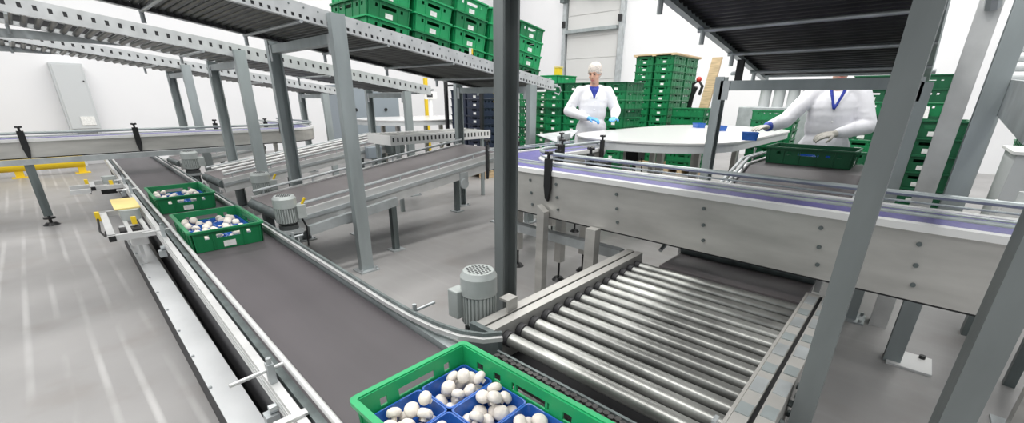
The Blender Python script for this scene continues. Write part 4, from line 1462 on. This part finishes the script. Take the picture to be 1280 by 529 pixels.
def person(label, loc, rz, scale, right, left, gl, tilt=(0, 0), bend=0.0, net=True, cuff=None):
    t = thing('person', label, 'person', loc)
    t.rotation_euler = (0, 0, rz)
    t.scale = (scale,) * 3
    del t['_base']
    TEMP.remove(t)
    hx, hy = -0.01, -0.05 - bend
    H = Vector((hx, hy, 1.585))
    hr = Matrix.Rotation(tilt[1], 3, 'Z') @ Matrix.Rotation(tilt[0], 3, 'X')

    def hp(x, y, z):
        return H + hr @ Vector((x, y, z))
    mb = MB()
    # head
    mb.sphere(hp(0, 0.008, 0.025), 1, .074, .092, .088, 20, 14, hr)
    mb.sphere(hp(0, -0.022, -0.03), 1, .058, .066, .078, 18, 12, hr)
    mb.sphere(hp(0, -0.055, -0.085), .028, 1.1, .9, .8)
    mb.sphere(hp(0, -0.094, -0.022), .0125, .8, 1.1, 1.0)
    caps(mb, [(hp(0, -0.084, 0.012), .008), (hp(0, -0.100, -0.024), .0105)])
    for s in (-1, 1):
        mb.sphere(hp(s * .076, 0.012, -0.005), .022, .4, .7, 1.15)
        mb.sphere(hp(s * .038, -0.062, -0.028), .02, 1.1, .7, .9)
        mb.sphere(hp(s * .027, -0.080, 0.026), .012, 1.6, .6, .5)
    # neck, torso, legs
    N0 = Vector((0, -0.012 - bend * .6, 1.38))
    caps(mb, [(hp(0, 0.015, -0.06), .05), (N0, .058)])
    ch = -bend * .5
    mb.sphere((0, ch, 1.27), 1, .165, .10, .15)
    mb.sphere((0, ch * .5, 1.08), 1, .135, .095, .16)
    mb.sphere((0, 0, 0.93), 1, .165, .115, .13)
    SR, SL = Vector((-.175, ch, 1.375)), Vector((.175, ch, 1.375))
    caps(mb, [(SR, .052), (N0, .05), (SL, .052)])
    arms = ((SR, Vector(right[0]), Vector(right[1])), (SL, Vector(left[0]), Vector(left[1])))
    for a, e, h_ in arms:
        caps(mb, [(a, .048), (a.lerp(e, .5), .043), (e, .036), (e.lerp(h_, .4), .034), (h_, .024)])
    for s in (-1, 1):
        caps(mb, [((s * .09, 0, .9), .085), ((s * .095, -.005, .70), .072), ((s * .098, -.008, .49), .052), ((s * .1, .01, .34), .052), ((s * .1, .018, .09), .034), ((s * .1, -.04, .045), .034), ((s * .1, -.14, .032), .03)])
    body = fused(mb, 'body', M['skin'], t, .009, 3)
    # coat
    mb = MB()
    mb.sphere((0, ch, 1.265), 1, .19, .125, .17)
    mb.sphere((0, ch * .8, 1.20), 1, .185, .132, .20)
    mb.sphere((0, ch * .6, 1.12), 1, .185, .128, .20)
    mb.sphere((0, -.01, 0.93), 1, .19, .14, .18)
    caps(mb, [((-.085, 0, .92), .118), ((-.09, 0, .62), .128)])
    caps(mb, [((.085, 0, .92), .118), ((.09, 0, .62), .128)])
    caps(mb, [(SR + Vector((.012, 0, -.005)), .062), ((-.07, -.005 - bend * .55, 1.405), .052), ])
    caps(mb, [(SL + Vector((-.012, 0, -.005)), .062), ((.07, -.005 - bend * .55, 1.405), .052)])
    for a, e, h_ in arms:
        q = e.lerp(h_, .90)
        caps(mb, [(a, .07), (a.lerp(e, .35), .071), (a.lerp(e, .75), .067), (e, .067), (e.lerp(h_, .35), .062), (e.lerp(h_, .6), .053), (q, .044)])
        # sleeve folds
        for f in (.55, .72, .88):
            p = a.lerp(e, f)
            mb.sphere(p, .073, 1, 1, .3)
        for f in (.12, .3, .5):
            mb.sphere(e.lerp(h_, f), .066, .4, 1, 1)
    # collar
    for s in (-1, 1):
        caps(mb, [((s * .075, .03 - bend * .6, 1.435), .02), ((s * .082, -.04 - bend * .6, 1.42), .019), ((s * .045, -.104 - bend * .5, 1.345), .014), ((s * .022, -.118 - bend * .5, 1.30), .011)])
    caps(mb, [((-.075, .03 - bend * .6, 1.435), .02), ((0, .055 - bend * .6, 1.44), .02), ((.075, .03 - bend * .6, 1.435), .02)])
    coat = fused(mb, 'coat', M['coat'], t, .011, 3)
    # buttons and front edge
    mb = MB()
    for k in range(4):
        mb.sphere((.012, -.128 + ch * .6 - (0.006 if k > 1 else 0), 1.25 - k * .1), .009, 1, .6, 1, 8, 6)
    fused(mb, 'buttons', M['label'], t, .003, 1)
    # collar fill / shirt
    mb = MB()
    mb.prism([(-.052, -.100 + ch, 1.40), (.052, -.100 + ch, 1.40), (.0, -.128 + ch, 1.275)], (0, .03, 0))
    caps(mb, [((-.05, -.02 - bend * .6, 1.415), .026), ((-.03, -.066 - bend * .6, 1.405), .026), ((.03, -.066 - bend * .6, 1.405), .026), ((.05, -.02 - bend * .6, 1.415), .026), ((.0, .03 - bend * .6, 1.43), .028), ((-.05, -.02 - bend * .6, 1.415), .026)])
    caps(mb, [((0, -.088 + ch * .9, 1.38), .034), ((0, -.118 + ch * .9, 1.30), .016)])
    if net:
        fused(mb, 'shirt', M['navy'], t, .008, 2)
    else:
        mb.bm.clear()
        for s in (-1, 1):
            caps(mb, [((s * .052, -.05 - bend * .6, 1.425), .013), ((s * .035, -.105 + ch, 1.36), .012), ((s * .003, -.134 + ch, 1.26), .010)])
        fused(mb, 'shirt', M['navy'], t, .005, 1)
    # trousers and shoes
    mb = MB()
    mb.sphere((0, .0, .9), 1, .172, .122, .1)
    for s in (-1, 1):
        caps(mb, [((s * .09, 0, .88), .092), ((s * .097, -.004, .5), .066), ((s * .1, .012, .1), .056)])
    fused(mb, 'trousers', M['trousers'], t, .012, 2)
    for s in (-1, 1):
        mb = MB()
        caps(mb, [((s * .1, .03, .045), .044), ((s * .1, -.06, .04), .042), ((s * .1, -.155, .034), .034)])
        mb.box(s * .1 - .045, s * .1 + .045, -.18, .07, 0.0, .025)
        fused(mb, 'shoe', M['label'], t, .008, 2)
    # gloves
    for i, ((a, e, h_), spec) in enumerate(zip(arms, (right, left))):
        mb = MB()
        d = spec[2]
        hand(mb, h_, d, spec[3], spec[4], spec[5], 1.0)
        dd = (h_ - e).normalized()
        caps(mb, [(h_ - dd * .05, .036), (h_ + dd * .005, .028)])
        fused(mb, 'glove', M[gl[i]], t, .0045, 1)
        if cuff and cuff[i]:
            mb = MB()
            caps(mb, [(h_ - dd * .075, .046), (h_ - dd * .015, .042)])
            fused(mb, 'glove_cuff', M[cuff[i]], t, .006, 1)
    # hairnet or hair, and the features of the face
    mb = MB()
    mb.sphere(hp(0, 0.020, 0.045), 1, .088, .104, .088, 24, 16, hr)
    mb.sphere(hp(0, 0.055, 0.0), 1, .082, .066, .08, 20, 12, hr)
    for k in range(14):
        an = PI * (k / 13) - 0.0
        mb.sphere(hp(.079 * math.cos(an), -.066 * math.sin(an) + .008, 0.058 - .05 * abs(math.cos(an))), .0125)
    hn = fused(mb, 'hairnet' if net else 'hair', M['hairnet'] if net else M['brow'], t, .006, 2)
    for s in (-1, 1):
        e_ = MB().sphere(hp(s * .029, -.0835, .008), .0085, 1.35, .5, .65, 12, 8, hr)
        fused(e_, 'eye', M['eye'], t, .0022, 0)
        e_ = MB()
        caps(e_, [(hp(s * .014, -.0925, .029), .0035), (hp(s * .03, -.0925, .034), .004), (hp(s * .046, -.082, .028), .003)], 8)
        fused(e_, 'eyebrow', M['brow'], t, .0022, 0)
    e_ = MB()
    caps(e_, [(hp(-.021, -.0825, -.060), .004), (hp(0, -.0905, -.057), .0065), (hp(.021, -.0825, -.060), .004)], 8)
    caps(e_, [(hp(-.016, -.083, -.065), .004), (hp(0, -.0885, -.067), .006), (hp(.016, -.083, -.065), .004)], 8)
    fused(e_, 'lips', M['lip'], t, .0022, 0)
    return t


person('woman in a white coat and hairnet standing at the white table, looking down', (5.22, 3.34, 0), math.radians(-52), 1.02,
       ((-.315, -.01, 1.13), (-.06, -.235, 1.05), (.8, -.45, -.1), (.2, -.3, 1), 1, .7),
       ((.305, .0, 1.14), (.26, -.23, 1.05), (-.3, -.9, -.02), (0, -.1, 1), -1, .35), ('glove', 'glove'), tilt=(0.30, -0.42), bend=.02)
person('worker in white coat reaching for a punnet, head hidden by dark overhead lane', (4.80, 0.62, 0), math.radians(-80), 0.99,
       ((-.335, -.16, 1.15), (-.455, -.39, 1.102), (-.5, -.85, -.02), (.1, .1, 1), 1, .4),
       ((.27, -.06, 1.12), (.05, -.26, 1.06), (-.9, -.3, -.2), (.1, -.5, 1), -1, .6), ('glove_g', 'glove_g'), tilt=(0.35, 0.1), bend=.04, net=False, cuff=('glove_d', None))
HX, HY, HZ = 4.205, 1.085, 0.985
place(pun, 'p', (HX, HY, HZ), (0, 0, 0.3), 'grey-blue punnet of mushrooms held out in the hand of the second worker', None, 'punnet')
for (a, b) in ((-.0495, -.0275), (.0, -.0285), (.0495, -.0275), (-.0495, .0275), (0, .0285), (.0495, .0275)):
    place(mush, 'm', (HX + a * math.cos(.3) - b * math.sin(.3), HY + a * math.sin(.3) + b * math.cos(.3), HZ + .034), (random.uniform(-.2, .2), random.uniform(-.2, .2), 0),
          'white mushroom in the punnet held by the second worker', 'mushrooms in the held punnet', 'mushroom', (.92,) * 3)

for o in TEMP:
    if '_base' in o:
        del o['_base']
print('OBJECTS', len(bpy.data.objects))
